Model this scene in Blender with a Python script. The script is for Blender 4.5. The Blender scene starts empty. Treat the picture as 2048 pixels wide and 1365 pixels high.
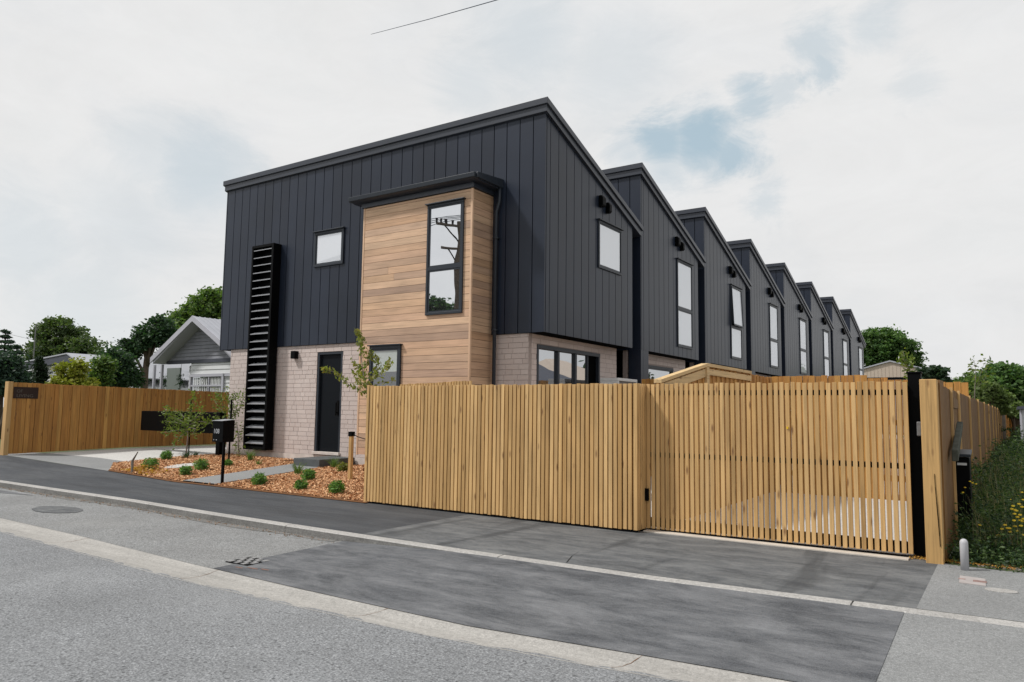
import bpy, math, random
import numpy as np
from mathutils import Vector, Matrix

SC = bpy.context.scene
COL = SC.collection
rnd = random.Random(7)
nr = np.random.default_rng(11)

# ------------------------------------------------------------------ camera
H = 1.45
F = 1478.44
YAW, PIT, ROL = [math.radians(a) for a in (-33.85637, 5.40735, 0.75729)]
fw = np.array([math.sin(YAW)*math.cos(PIT), math.cos(YAW)*math.cos(PIT), math.sin(PIT)])
r0 = np.array([math.cos(YAW), -math.sin(YAW), 0.0])
u0 = np.cross(r0, fw)
RT = r0*math.cos(ROL)+u0*math.sin(ROL)
UP = -r0*math.sin(ROL)+u0*math.cos(ROL)
cam = bpy.data.cameras.new('camera'); camo = bpy.data.objects.new('camera', cam); COL.objects.link(camo)
cam.sensor_width = 36; cam.lens = F/2048*36; cam.clip_end = 2000; cam.clip_start = .05
M = Matrix(((RT[0], UP[0], -fw[0], 0), (RT[1], UP[1], -fw[1], 0), (RT[2], UP[2], -fw[2], H), (0, 0, 0, 1)))
camo.matrix_world = M
SC.camera = camo

def ray(x, y): return RT*(x-1024)/F-UP*(y-682.5)/F+fw
def onY(x, y, Y): d = ray(x, y); v = d*(Y/d[1]); v[2] += H; return v
def onX(x, y, X): d = ray(x, y); v = d*(X/d[0]); v[2] += H; return v
def atD(x, y, D): v = ray(x, y)*D; v[2] += H; return v

def gq_(x, y, z=.1): d = ray(x, y); v = d*((z-H)/d[2]); return [float(q) for q in v[:2]]
def cl(t): return 0.0 if t < 0 else (1.0 if t > 1 else t)
def sm(t): t = cl(t); return t*t*(3-2*t)
def G(X, Y):
    if X > -7.7:                                   # fenced yards, crossing and right side are level
        return .10
    s1 = .2*cl((Y-7.8)/2.6)
    s2 = .2*cl((-X-12.5)/6)*cl((Y-6)/1.6)
    return .10+s1+s2*(1-s1/.2*.7)
def ong(x, y):
    z = .15
    d = ray(x, y)
    for i in range(30):
        t = (z-H)/d[2]; v = d*t; z = z*.5+.5*G(v[0], v[1])
    return np.array([v[0], v[1], z])

# ------------------------------------------------------------------ materials
def newmat(name):
    m = bpy.data.materials.new(name); m.use_nodes = True
    nt = m.node_tree; nt.nodes.clear()
    out = nt.nodes.new('ShaderNodeOutputMaterial')
    p = nt.nodes.new('ShaderNodeBsdfPrincipled')
    nt.links.new(p.outputs[0], out.inputs[0])
    return m, nt, p, out
def N(nt, t, **kw):
    n = nt.nodes.new(t)
    for k, v in kw.items():
        if k in n.inputs.keys() if hasattr(n.inputs, 'keys') else False: n.inputs[k].default_value = v
        else: setattr(n, k, v)
    return n
def L(nt, a, b): nt.links.new(a, b)
def noise(nt, vec, scale, detail=4, rough=.55, dist=0.0):
    n = nt.nodes.new('ShaderNodeTexNoise'); n.inputs['Scale'].default_value = scale
    n.inputs['Detail'].default_value = detail; n.inputs['Roughness'].default_value = rough
    n.inputs['Distortion'].default_value = dist
    if vec is not None: L(nt, vec, n.inputs['Vector'])
    return n.outputs['Fac']
def ramp(nt, fac, stops):
    r = nt.nodes.new('ShaderNodeValToRGB'); e = r.color_ramp.elements
    while len(e) < len(stops): e.new(.5)
    for i, (p, c) in enumerate(stops):
        e[i].position = p
        e[i].color = (c, c, c, 1) if not hasattr(c, '__len__') else (*c[:3], 1)
    L(nt, fac, r.inputs[0]); return r.outputs[0]
def mix(nt, fac, a, b, mode='MIX'):
    n = nt.nodes.new('ShaderNodeMix'); n.data_type = 'RGBA'; n.blend_type = mode
    for sock, v in ((n.inputs[0], fac), (n.inputs[6], a), (n.inputs[7], b)):
        if hasattr(v, 'type') or hasattr(v, 'is_linked'): L(nt, v, sock)
        elif hasattr(v, '__len__'): sock.default_value = (*v[:3], 1)
        else: sock.default_value = v
    return n.outputs[2]
def mth(nt, op, a, b=None, c=None, clamp=False):
    n = nt.nodes.new('ShaderNodeMath'); n.operation = op; n.use_clamp = clamp
    for i, v in enumerate((a, b, c)):
        if v is None: continue
        if hasattr(v, 'is_linked'): L(nt, v, n.inputs[i])
        else: n.inputs[i].default_value = v
    return n.outputs[0]
def coord(nt, scale=(1, 1, 1), island=0.0):
    tc = nt.nodes.new('ShaderNodeTexCoord'); v = tc.outputs['Object']
    mp = nt.nodes.new('ShaderNodeMapping'); mp.inputs['Scale'].default_value = scale
    L(nt, v, mp.inputs[0]); v = mp.outputs[0]
    if island:
        g = nt.nodes.new('ShaderNodeNewGeometry')
        a = nt.nodes.new('ShaderNodeVectorMath'); a.operation = 'ADD'
        s = mth(nt, 'MULTIPLY', g.outputs['Random Per Island'], island)
        c = nt.nodes.new('ShaderNodeCombineXYZ')
        for i in range(3): L(nt, s, c.inputs[i])
        L(nt, v, a.inputs[0]); L(nt, c.outputs[0], a.inputs[1]); v = a.outputs[0]
    return v
def isl(nt):
    return nt.nodes.new('ShaderNodeNewGeometry').outputs['Random Per Island']
def bump(nt, p, h, strength=.3, dist=.01):
    b = nt.nodes.new('ShaderNodeBump'); b.inputs['Strength'].default_value = strength
    b.inputs['Distance'].default_value = dist
    L(nt, h, b.inputs['Height']); L(nt, b.outputs[0], p.inputs['Normal'])

def wood(name, cols, axis='z', grain=1.0, rough=.75, knots=True, isl_amt=1.0, dark=.55):
    m, nt, p, o = newmat(name)
    s = {'z': (30, 30, 1.1), 'x': (1.1, 30, 30), 'y': (30, 1.1, 30)}[axis]
    v = coord(nt, s, 37.0)
    g1 = noise(nt, v, 1.4, 6, .6, .6)
    base = ramp(nt, isl(nt), [(i/(len(cols)-1), c) for i, c in enumerate(cols)])
    if isl_amt < 1: base = mix(nt, isl_amt, cols[len(cols)//2], base)
    gf = ramp(nt, g1, [(.3, .62), (.5, .95), (.7, 1.1)])
    c = mix(nt, grain, base, gf, 'MULTIPLY')
    s2 = {'z': (1, 1, .35), 'x': (.35, 1, 1), 'y': (1, .35, 1)}[axis]
    big = ramp(nt, noise(nt, coord(nt, s2, 11.0), 2.5, 3), [(.3, .8), (.7, 1.12)])
    c = mix(nt, 1.0, c, big, 'MULTIPLY')
    if knots:
        vo = nt.nodes.new('ShaderNodeTexVoronoi'); vo.inputs['Scale'].default_value = 1.0
        sk = {'z': (11, 11, 3.0), 'x': (3.0, 11, 11), 'y': (11, 3.0, 11)}[axis]
        L(nt, coord(nt, sk, 53.0), vo.inputs['Vector'])
        k = ramp(nt, vo.outputs['Distance'], [(.06, 0.0), (.19, 1.0)])
        kk = mth(nt, 'GREATER_THAN', nt_sep(nt, vo.outputs['Color']), .34)
        f = mth(nt, 'MULTIPLY', mth(nt, 'SUBTRACT', 1.0, k), kk)
        c = mix(nt, mth(nt, 'MULTIPLY', f, .8), c, (.14, .055, .018))
    L(nt, c, p.inputs['Base Color']); p.inputs['Roughness'].default_value = rough
    bump(nt, p, g1, .25, .004)
    return m
def nt_sep(nt, c):
    s = nt.nodes.new('ShaderNodeSeparateColor'); L(nt, c, s.inputs[0]); return s.outputs[0]

def plain(name, col, rough=.6, metal=0.0, var=.12, scale=3.0, spec=.5, bumpy=0.0, island=0.0):
    m, nt, p, o = newmat(name)
    f = ramp(nt, noise(nt, coord(nt), scale, 5), [(.25, 1-var), (.75, 1+var)])
    c = mix(nt, 1.0, col, f, 'MULTIPLY')
    if island:
        c = mix(nt, 1.0, c, ramp(nt, isl(nt), [(0, 1-island), (1, 1+island)]), 'MULTIPLY')
    L(nt, c, p.inputs['Base Color'])
    p.inputs['Roughness'].default_value = rough; p.inputs['Metallic'].default_value = metal
    p.inputs['Specular IOR Level'].default_value = spec
    if bumpy: bump(nt, p, noise(nt, coord(nt), 60, 4), bumpy, .004)
    return m

def asphalt(name, lo, hi, agg=180, patch=.25, streak=None, rough=.9, speck=.5, bstr=.5, dirt=None):
    m, nt, p, o = newmat(name)
    v = coord(nt)
    n1 = noise(nt, v, agg, 3, .7)
    n2 = noise(nt, v, 1.3, 6, .6)
    n3 = noise(nt, v, agg*.35, 4, .75)
    c = ramp(nt, n1, [(.5-.5*speck*.5, lo), (.5+.5*speck*.5, hi)])
    c = mix(nt, 1.0, c, ramp(nt, n2, [(.25, 1-patch), (.75, 1+patch)]), 'MULTIPLY')
    c = mix(nt, 1.0, c, ramp(nt, n3, [(.3, .72), (.5, 1.0), (.72, 1.18)]), 'MULTIPLY')
    vo = nt.nodes.new('ShaderNodeTexVoronoi'); vo.inputs['Scale'].default_value = agg*1.1; L(nt, v, vo.inputs['Vector'])
    sp = mth(nt, 'GREATER_THAN', nt_sep(nt, vo.outputs['Color']), .93)
    c = mix(nt, mth(nt, 'MULTIPLY', sp, .25), c, tuple(x*1.7 for x in hi))
    vp = nt.nodes.new('ShaderNodeTexVoronoi'); vp.inputs['Scale'].default_value = agg*.55; L(nt, v, vp.inputs['Vector'])
    pit = mth(nt, 'MULTIPLY', mth(nt, 'GREATER_THAN', nt_sep(nt, vp.outputs['Color']), .86), mth(nt, 'LESS_THAN', vp.outputs['Distance'], .38))
    c = mix(nt, mth(nt, 'MULTIPLY', pit, .55 if bstr > .6 else .2), c, tuple(x*.35 for x in lo))
    if streak:
        col, scale, amt, sv = streak
        ns = noise(nt, coord(nt, sv), scale, 12, .78, .35)
        f = ramp(nt, ns, [(.40, 0.0), (.72, 1.0)])
        c = mix(nt, mth(nt, 'MULTIPLY', f, amt), c, col)
    if name.startswith(('dusty', 'new_foot')):
        vv = (2.6, .32, 1) if name.startswith('dusty') else (.45, 3.0, 1)
        ns2 = noise(nt, coord(nt, vv), 1.0, 5, .55, 1.0)
        f2 = ramp(nt, ns2, [(.52, 0.0), (.66, 1.0)])
        c = mix(nt, mth(nt, 'MULTIPLY', f2, .6), c, (.035, .038, .042))
    if dirt:
        f = ramp(nt, noise(nt, v, .45, 5, .65), [(.5, 0.0), (.7, 1.0)])
        c = mix(nt, mth(nt, 'MULTIPLY', f, dirt[1]), c, dirt[0])
    L(nt, c, p.inputs['Base Color']); p.inputs['Roughness'].default_value = rough
    p.inputs['Specular IOR Level'].default_value = .3
    h = mth(nt, 'ADD', n1, mth(nt, 'MULTIPLY', vo.outputs['Distance'], .8))
    bump(nt, p, h, bstr, .008)
    return m

def glass(name, dark=(.02, .022, .025), refl=.6, rough=.0, tint=(.95, .97, 1.0)):
    m, nt, p, o = newmat(name)
    p.inputs['Base Color'].default_value = (*dark, 1); p.inputs['Roughness'].default_value = .6
    gl = nt.nodes.new('ShaderNodeBsdfGlossy'); gl.inputs['Roughness'].default_value = rough
    gl.inputs['Color'].default_value = (*tint, 1)
    b = nt.nodes.new('ShaderNodeBump'); b.inputs['Strength'].default_value = .06; b.inputs['Distance'].default_value = .02
    L(nt, noise(nt, coord(nt), 1.6, 1), b.inputs['Height']); L(nt, b.outputs[0], gl.inputs['Normal'])
    mx = nt.nodes.new('ShaderNodeMixShader'); mx.inputs[0].default_value = refl
    L(nt, p.outputs[0], mx.inputs[1]); L(nt, gl.outputs[0], mx.inputs[2]); L(nt, mx.outputs[0], o.inputs[0])
    return m

def leafmat(name, cols, trans=.35, rough=.55):
    m, nt, p, o = newmat(name)
    base = ramp(nt, isl(nt), [(i/(len(cols)-1), c) for i, c in enumerate(cols)])
    big = ramp(nt, noise(nt, coord(nt), .5, 3), [(.3, .7), (.7, 1.35)])
    c = mix(nt, 1.0, base, big, 'MULTIPLY')
    L(nt, c, p.inputs['Base Color']); p.inputs['Roughness'].default_value = rough
    p.inputs['Specular IOR Level'].default_value = .35
    tr = nt.nodes.new('ShaderNodeBsdfTranslucent'); L(nt, mix(nt, 1.0, c, (1.3, 1.5, .7), 'MULTIPLY'), tr.inputs[0])
    mx = nt.nodes.new('ShaderNodeMixShader'); mx.inputs[0].default_value = trans
    L(nt, p.outputs[0], mx.inputs[1]); L(nt, tr.outputs[0], mx.inputs[2]); L(nt, mx.outputs[0], o.inputs[0])
    return m

MT = {}
MT['slat'] = wood('treated_pine_slats', [(0.441, 0.256, 0.090), (0.609, 0.381, 0.159), (0.514, 0.309, 0.116), (0.672, 0.434, 0.189), (0.557, 0.338, 0.129)], 'z', .8)
MT['slatd'] = wood('treated_pine_boards', [(0.357, 0.154, 0.031), (0.483, 0.241, 0.058), (0.410, 0.183, 0.039), (0.525, 0.280, 0.073)], 'z', 1.0)
MT['backing'] = wood('shade_dark_backing', [(.055, .028, .008), (.075, .038, .012)], 'z', .8)  # backing boards coloured dark to give the shade between the battens
MT['slatr'] = wood('shade_darkened_pine_boards', [(.15, .07, .018), (.22, .11, .03), (.18, .085, .022)], 'z', 1.0)  # shade on the right fence is put into this darker pine colour
MT['slaty'] = wood('treated_pine_rails', [(.62, .43, .21), (.66, .47, .24)], 'y', .8)
MT['post'] = wood('fence_post_timber', [(.52, .315, .12), (.55, .34, .13)], 'z', 1.0)
MT['oldwood'] = wood('weathered_grey_timber', [(.16, .15, .13), (.22, .2, .17)], 'z', 1.0)
cedar_cols = [(.50, .305, .18), (.63, .415, .262), (.67, .455, .30), (.60, .385, .245), (.64, .42, .272), (.62, .37, .25), (.655, .44, .29), (.45, .30, .215), (.635, .42, .268)]
MT['cedarx'] = wood('cedar_weatherboard', cedar_cols, 'x', .7, .6, False)
MT['cedary'] = wood('cedar_weatherboard_return', [tuple(c*.8 for c in q) for q in cedar_cols], 'y', .8, .6, False)  # same cedar with side-face shade darkened into its colours
MT['cedarz'] = wood('cedar_corner_trim', [(.66, .44, .29), (.66, .44, .29)], 'z', .5, .6, False)
MT['clad'] = plain('charcoal_vertical_cladding', (.015, .021, .036), .36, 0, .18, .9, .34, .05, .12)
MT['cladr'] = plain('charcoal_roof_flashing', (.030, .036, .050), .36, 0, .08, 2, .5)
MT['black'] = plain('matt_black_metal', (.0015, .0018, .0022), .55, 0, .1, 4, .08)
MT['frame'] = plain('charcoal_window_frame', (.022, .028, .038), .42, 0, .05, 4, .35)
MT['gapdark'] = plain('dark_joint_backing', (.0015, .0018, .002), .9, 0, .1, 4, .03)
MT['door'] = plain('dark_front_door', (.004, .006, .009), .5, 0, .05, 3, .12)
MT['louvre'] = plain('black_louvre_blades', (.30, .31, .33), .35, .1, .06, 4, .6)
def brickmat():
    m, nt, p, o = newmat('honed_block_brick')
    c = ramp(nt, isl(nt), [(0, (.51, .435, .405)), (.3, (.55, .475, .445)), (.7, (.53, .455, .425)), (1, (.575, .50, .468))])
    c = mix(nt, 1.0, c, ramp(nt, noise(nt, coord(nt), 45, 5, .7), [(.25, .92), (.75, 1.06)]), 'MULTIPLY')
    c = mix(nt, 1.0, c, ramp(nt, noise(nt, coord(nt), .9, 4, .6), [(.3, .94), (.7, 1.05)]), 'MULTIPLY')
    L(nt, c, p.inputs['Base Color']); p.inputs['Roughness'].default_value = .85
    bump(nt, p, noise(nt, coord(nt), 70, 4, .7), .3, .004)
    return m
MT['brick'] = brickmat()
MT['mortar'] = plain('brick_mortar', (.31, .26, .24), .9, 0, .15, 20)
MT['found'] = plain('foundation_concrete', (.58, .52, .48), .9, 0, .2, 3.5, .3, .2)
MT['step'] = plain('dark_step_concrete', (.085, .092, .095), .85, 0, .2, 8, .3, .3)
MT['path'] = asphalt('grey_concrete_path', (.19, .195, .195), (.27, .275, .275), 130, .1, None, .85, .5, .2)
MT['drive'] = asphalt('pale_concrete_driveway', (.46, .45, .43), (.55, .54, .52), 90, .06, None, .8, .5, .12)
MT['apron'] = asphalt('worn_concrete_apron', (.19, .195, .196), (.26, .265, .265), 130, .12, None, .9, .5, .3)
MT['road'] = asphalt('old_road_chipseal', (.125, .13, .137), (.31, .32, .33), 62, .16, ((.105, .108, .11), .8, .35, (1, 1.4, 1)), .92, .6, .9, ((.27, .275, .28), .35))
MT['bay'] = asphalt('old_parking_chipseal', (.145, .15, .152), (.315, .32, .32), 72, .16, ((.12, .115, .11), .7, .35, (1, 1, 1)), .92, .5, .8, ((.32, .32, .31), .3))
MT['new'] = asphalt('new_dark_asphalt', (.052, .056, .063), (.088, .093, .101), 130, .22, ((.29, .295, .305), 1.9, .62, (.7, 2.2, 1)), .85, .5, .4)
MT['newf'] = asphalt('new_footpath_asphalt', (.033, .037, .044), (.056, .061, .069), 150, .14, ((.17, .175, .18), .7, .4, (.5, 2.2, 1)), .8, .5, .35)
MT['newc'] = asphalt('dusty_crossing_asphalt', (.055, .059, .064), (.092, .098, .105), 130, .22, ((.28, .285, .283), 1.6, .62, (1.1, 2.8, 1)), .85, .5, .35)
MT['side'] = asphalt('pale_worn_asphalt', (.17, .175, .176), (.265, .27, .27), 120, .12, None, .9, .5, .4)
MT['kerb'] = asphalt('kerb_concrete', (.31, .30, .285), (.41, .40, .385), 90, .15, ((.2, .195, .185), 3.0, .25, (.6, 2, 3)), .9, .5, .35)
MT['kerbface'] = asphalt('stained_kerb_face', (.10, .10, .095), (.2, .195, .185), 80, .3, ((.3, .29, .28), 4.0, .5, (.6, 1, 3)), .95, .6, .6)
MT['dish'] = asphalt('channel_concrete', (.33, .32, .30), (.41, .395, .372), 100, .14, ((.20, .193, .18), 1.5, .55, (.25, 5, 1)), .9, .5, .25)
MT['thresh'] = plain('gate_threshold_concrete', (.52, .47, .41), .85, 0, .12, 6, .3, .2)
MT['iron'] = plain('worn_iron_cover', (.16, .16, .16), .5, .4, .25, 12, .5, .3)
MT['stud'] = plain('worn_steel_studs', (.27, .27, .27), .6, .2, .2, 20)
MT['lid'] = plain('pale_manhole_lid', (.5, .49, .47), .8, 0, .15, 12)
MT['soil'] = plain('garden_soil', (.15, .07, .03), .95, 0, .35, 8, .2, .8)
MT['ground'] = plain('ground_grass_soil', (.07, .085, .04), .95, 0, .35, .8, .2, .5)
m, nt, p, o = newmat('bark_mulch_chips')
c = ramp(nt, isl(nt), [(0, (.25, .10, .035)), (.15, (.48, .23, .10)), (.5, (.66, .36, .175)), (.85, (.78, .51, .29)), (1, (.42, .18, .07))])
L(nt, c, p.inputs['Base Color']); p.inputs['Roughness'].default_value = .85; MT['mulch'] = m
MT['win_mirror'] = glass('window_glass_reflective', (.02, .022, .025), .80)
MT['win_dark'] = glass('window_glass_dark', (.008, .010, .012), .55)
MT['win_low'] = glass('window_glass_dim', (.03, .033, .036), .16)
MT['win_blind'] = glass('window_glass_over_white_blind', (.62, .65, .70), .38, .02)
MT['blind'] = plain('roller_blind_fabric', (.42, .46, .45), .8, 0, .03)
MT['vweather'] = plain('white_painted_weatherboard', (.58, .59, .60), .7, 0, .06, 2)
MT['vshingle'] = plain('grey_gable_shingles', (.22, .225, .255), .8, 0, .15, 4)
MT['vtrim'] = plain('pale_grey_painted_trim', (.42, .42, .47), .5, 0, .05, 3)
MT['vroof'] = plain('light_corrugated_roof', (.40, .41, .45), .35, .3, .06, 2)
MT['vsage'] = plain('sage_green_painted_panel', (.17, .195, .18), .7, 0, .05, 2)
MT['white'] = plain('white_painted_metal', (.55, .56, .56), .5, 0, .08, 4)
MT['tan'] = plain('tan_metal_siding', (.47, .39, .32), .6, 0, .05, 2)
MT['slateroof'] = plain('dark_slate_roof', (.05, .055, .075), .6, 0, .15, 2)
MT['bark'] = plain('tree_bark', (.085, .065, .048), .9, 0, .35, 9, .2, .8)
MT['twig'] = plain('sapling_bark', (.20, .17, .15), .8, 0, .3, 20, .3, .3)
MT['bollard'] = plain('pale_grey_plastic', (.42, .42, .44), .55, 0, .06, 6)
MT['red_plate'] = plain('faded_painted_plate', (.34, .31, .30), .8, 0, .12, 9)
MT['plate_red'] = plain('faded_red_paint', (.29, .19, .17), .8, 0, .3, 25)
MT['stone'] = plain('rubble_stone', (.26, .24, .22), .9, 0, .3, 12, .3, .5, .4)
MT['mossy'] = plain('mossy_old_plank', (.075, .08, .065), .9, 0, .4, 14, .2, .6)
MT['wire'] = plain('overhead_wire', (.03, .05, .08), .5)
MT['rustplate'] = plain('dark_bronze_sign', (.028, .014, .010), .5, .3, .15, 6)
MT['letter'] = plain('dim_sign_lettering', (.10, .085, .07), .6)
MT['numwhite'] = plain('white_numerals', (.42, .43, .45), .5)
MT['pinkpaint'] = plain('faded_orange_survey_paint', (.22, .11, .075), .9, 0, .4, 30)
MT['cypress'] = leafmat('cypress_foliage', [(0.014, 0.028, 0.015), (0.023, 0.046, 0.022)])
MT['lf_oak'] = leafmat('oak_foliage', [(0.029, 0.056, 0.020), (0.065, 0.105, 0.034), (0.106, 0.143, 0.046), (0.042, 0.074, 0.028)])
MT['lf_green'] = leafmat('broadleaf_foliage', [(0.036, 0.081, 0.020), (0.090, 0.163, 0.039), (0.163, 0.232, 0.054), (0.059, 0.116, 0.028)])
MT['lf_maple'] = leafmat('dark_maple_foliage', [(0.029, 0.074, 0.022), (0.065, 0.136, 0.037), (0.111, 0.186, 0.050), (0.046, 0.096, 0.028)])
MT['lf_yellow'] = leafmat('yellow_green_foliage', [(.17, .20, .025), (.30, .32, .04), (.24, .27, .035), (.36, .32, .05)])
MT['lf_dark'] = leafmat('deep_green_foliage', [(0.016, 0.043, 0.020), (0.032, 0.070, 0.033), (0.053, 0.094, 0.040)])
MT['lf_conifer'] = leafmat('blue_green_conifer_needles', [(0.018, 0.041, 0.031), (0.035, 0.067, 0.048), (0.050, 0.086, 0.058)])
MT['lf_light'] = leafmat('light_green_foliage', [(.09, .14, .04), (.15, .20, .07), (.12, .17, .05)])
MT['lf_sap'] = leafmat('sapling_foliage', [(.07, .12, .022), (.15, .20, .04), (.11, .16, .03), (.21, .22, .05)], .4)
MT['lf_cherry'] = leafmat('drooping_sapling_leaves', [(.13, .17, .03), (.21, .22, .05), (.16, .20, .06), (.28, .24, .06), (.09, .14, .03)], .4)
MT['lf_shrub'] = leafmat('low_shrub_leaves', [(.035, .10, .022), (.10, .22, .045), (.19, .33, .08), (.06, .14, .03)])
MT['lf_grass'] = leafmat('tussock_blades', [(.06, .12, .03), (.12, .20, .05), (.16, .23, .07)])
MT['lf_weed'] = leafmat('verge_weeds', [(.010, .026, .012), (.032, .07, .024), (.11, .165, .055), (.018, .045, .020)])
MT['straw'] = leafmat('dry_stalks', [(.25, .21, .12), (.35, .28, .17)])
MT['litter'] = leafmat('dry_brown_litter', [(.16, .09, .05), (.30, .19, .11), (.22, .12, .07)], .1)
MT['flower'] = leafmat('yellow_daisies', [(.75, .50, .02), (.85, .62, .03)], .2)
MT['orange'] = leafmat('orange_dry_foliage', [(.42, .18, .05), (.55, .30, .07), (.5, .35, .08)], .3)

# ------------------------------------------------------------------ objects
def tag(o, label=None, cat=None, group=None, kind=None):
    if label: o['label'] = label
    if cat: o['category'] = cat
    if group: o['group'] = group
    if kind: o['kind'] = kind
    return o
def empty(name, loc, label=None, cat=None, group=None):
    o = bpy.data.objects.new(name, None); o.location = loc; COL.objects.link(o)
    o.empty_display_size = .2
    return tag(o, label, cat, group)
def wloc(o):
    v = Vector((0, 0, 0))
    while o is not None: v += o.location; o = o.parent
    return v
class MB:
    def __init__(s): s.v = []; s.f = []; s.mi = []; s.cur = 0
    def add(s, vs, fs):
        b = len(s.v); s.v += [tuple(map(float, q)) for q in vs]
        for f in fs: s.f.append(tuple(b+i for i in f)); s.mi.append(s.cur)
        return s
    def box(s, x0, x1, y0, y1, z0, z1):
        if x0 > x1: x0, x1 = x1, x0
        if y0 > y1: y0, y1 = y1, y0
        if z0 > z1: z0, z1 = z1, z0
        return s.add([(x0, y0, z0), (x1, y0, z0), (x1, y1, z0), (x0, y1, z0), (x0, y0, z1), (x1, y0, z1), (x1, y1, z1), (x0, y1, z1)],
                     [(0, 3, 2, 1), (4, 5, 6, 7), (0, 1, 5, 4), (1, 2, 6, 5), (2, 3, 7, 6), (3, 0, 4, 7)])
    def prism(s, poly, axis, a, b):
        n = len(poly)
        def P(q, t): return {'x': (t, q[0], q[1]), 'y': (q[0], t, q[1]), 'z': (q[0], q[1], t)}[axis]
        vs = [P(q, a) for q in poly]+[P(q, b) for q in poly]
        return s.add(vs, [tuple(range(n-1, -1, -1)), tuple(range(n, 2*n))]+[(i, (i+1) % n, n+(i+1) % n, n+i) for i in range(n)])
    def tube(s, pts, rad, seg=8, cap=True):
        pts = [Vector([float(c) for c in q]) for q in pts]; n = len(pts)
        if not hasattr(rad, '__len__'): rad = [rad]*n
        vs = []; fs = []
        for i, q in enumerate(pts):
            d = (pts[min(i+1, n-1)]-pts[max(i-1, 0)])
            if d.length < 1e-9: d = Vector((0, 0, 1))
            d.normalize(); a = d.orthogonal() if i == 0 else a-d*a.dot(d)
            a.normalize(); b = d.cross(a)
            for k in range(seg):
                t = 2*math.pi*k/seg; vs.append(q+(a*math.cos(t)+b*math.sin(t))*rad[i])
        for i in range(n-1):
            for k in range(seg):
                k2 = (k+1) % seg; fs.append((i*seg+k, i*seg+k2, (i+1)*seg+k2, (i+1)*seg+k))
        if cap: fs += [tuple(range(seg-1, -1, -1)), tuple((n-1)*seg+k for k in range(seg))]
        return s.add(vs, fs)
    def disc(s, x, y, z0, z1, r, seg=32, ry=None):
        ry = ry or r
        return s.prism([(x+r*math.cos(2*math.pi*k/seg), y+ry*math.sin(2*math.pi*k/seg)) for k in range(seg)], 'z', z0, z1)
    def build(s, name, mat, parent=None, bevel=0.0, smooth=False):
        off = wloc(parent) if parent else Vector((0, 0, 0))
        me = bpy.data.meshes.new(name)
        me.from_pydata([(a-off[0], b-off[1], c-off[2]) for a, b, c in s.v], [], s.f)
        mats = mat if isinstance(mat, (list, tuple)) else [mat]
        for m_ in mats: me.materials.append(m_)
        if len(mats) > 1: me.polygons.foreach_set('material_index', s.mi)
        me.update()
        if smooth: me.polygons.foreach_set('use_smooth', [True]*len(me.polygons))
        o = bpy.data.objects.new(name, me); COL.objects.link(o)
        if parent: o.parent = parent
        if bevel:
            b = o.modifiers.new('bevel', 'BEVEL'); b.width = bevel; b.segments = 2; b.limit_method = 'ANGLE'
        return o
def quads(name, V, nq, mat, parent=None, tri=False):
    """V: (n*k,3) array, k=4 (or 3) vertices per face"""
    k = 3 if tri else 4
    off = wloc(parent) if parent else Vector((0, 0, 0))
    V = np.asarray(V, dtype=np.float32).reshape(-1, 3)-np.array(off[:], dtype=np.float32)
    me = bpy.data.meshes.new(name)
    me.vertices.add(len(V)); me.vertices.foreach_set('co', V.ravel())
    me.loops.add(len(V)); me.loops.foreach_set('vertex_index', np.arange(len(V), dtype=np.int32))
    nf = len(V)//k; me.polygons.add(nf)
    me.polygons.foreach_set('loop_start', np.arange(nf, dtype=np.int32)*k)
    me.polygons.foreach_set('loop_total', np.full(nf, k, dtype=np.int32))
    me.update(calc_edges=True); me.validate()
    me.materials.append(mat)
    o = bpy.data.objects.new(name, me); COL.objects.link(o)
    if parent: o.parent = parent
    return o
def copy_tree(o, parent=None):
    c = o.copy(); COL.objects.link(c)
    if parent: c.parent = parent
    for ch in [q for q in ALLOBJ() if q.parent == o]: copy_tree(ch, c)
    return c
def ALLOBJ(): return list(COL.objects)

# ------------------------------------------------------------------ ground sheets
def strip(name, xs, ylo, yhi, zf, mat, ny=8, thick=0.0, off=0.0, jlo=0.0, jhi=0.0, label=None):
    """sheet between two curves ylo(x), yhi(x), resting on zf"""
    vs = []; fs = []
    for i, x in enumerate(xs):
        a = ylo(x)+(rnd.uniform(-jlo, jlo)); b = yhi(x)+(rnd.uniform(-jhi, jhi))
        for j in range(ny+1):
            y = a+(b-a)*j/ny; vs.append((x, y, zf(x, y)+off))
    for i in range(len(xs)-1):
        for j in range(ny):
            q = i*(ny+1)+j; fs.append((q, q+ny+1, q+ny+2, q+1))
    o = MB().add(vs, fs).build(name, mat, None, 0, True)
    return tag(o, kind='structure')
def interp(pts):
    xs = [p[0] for p in pts]; ys = [p[1] for p in pts]
    return lambda x: float(np.interp(x, xs, ys))
def lin(a, b, n): return [a+(b-a)*i/(n-1) for i in range(n)]

kerbY = interp([(-60, 6.0), (-14.8, 5.96), (-10.5, 5.95), (-8.4, 5.86), (-6.4, 5.83), (-4.5, 5.81), (-2.5, 5.83), (-.66, 5.97), (0, 6.02), (20, 6.1)])
chU = interp([(-60, 4.5), (-10.8, 4.38), (-8.7, 4.33), (-6.4, 4.20), (-4.8, 4.15), (-3.1, 4.13), (-1.86, 4.27), (-.9, 4.36), (0, 4.42), (20, 4.6)])
chL = interp([(-60, 4.05), (-9.8, 3.95), (-7.7, 3.86), (-5.9, 3.78), (-4.4, 3.80), (-3.2, 3.83), (-2.0, 3.95), (-1.45, 4.02), (0, 4.10), (20, 4.2)])
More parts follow.
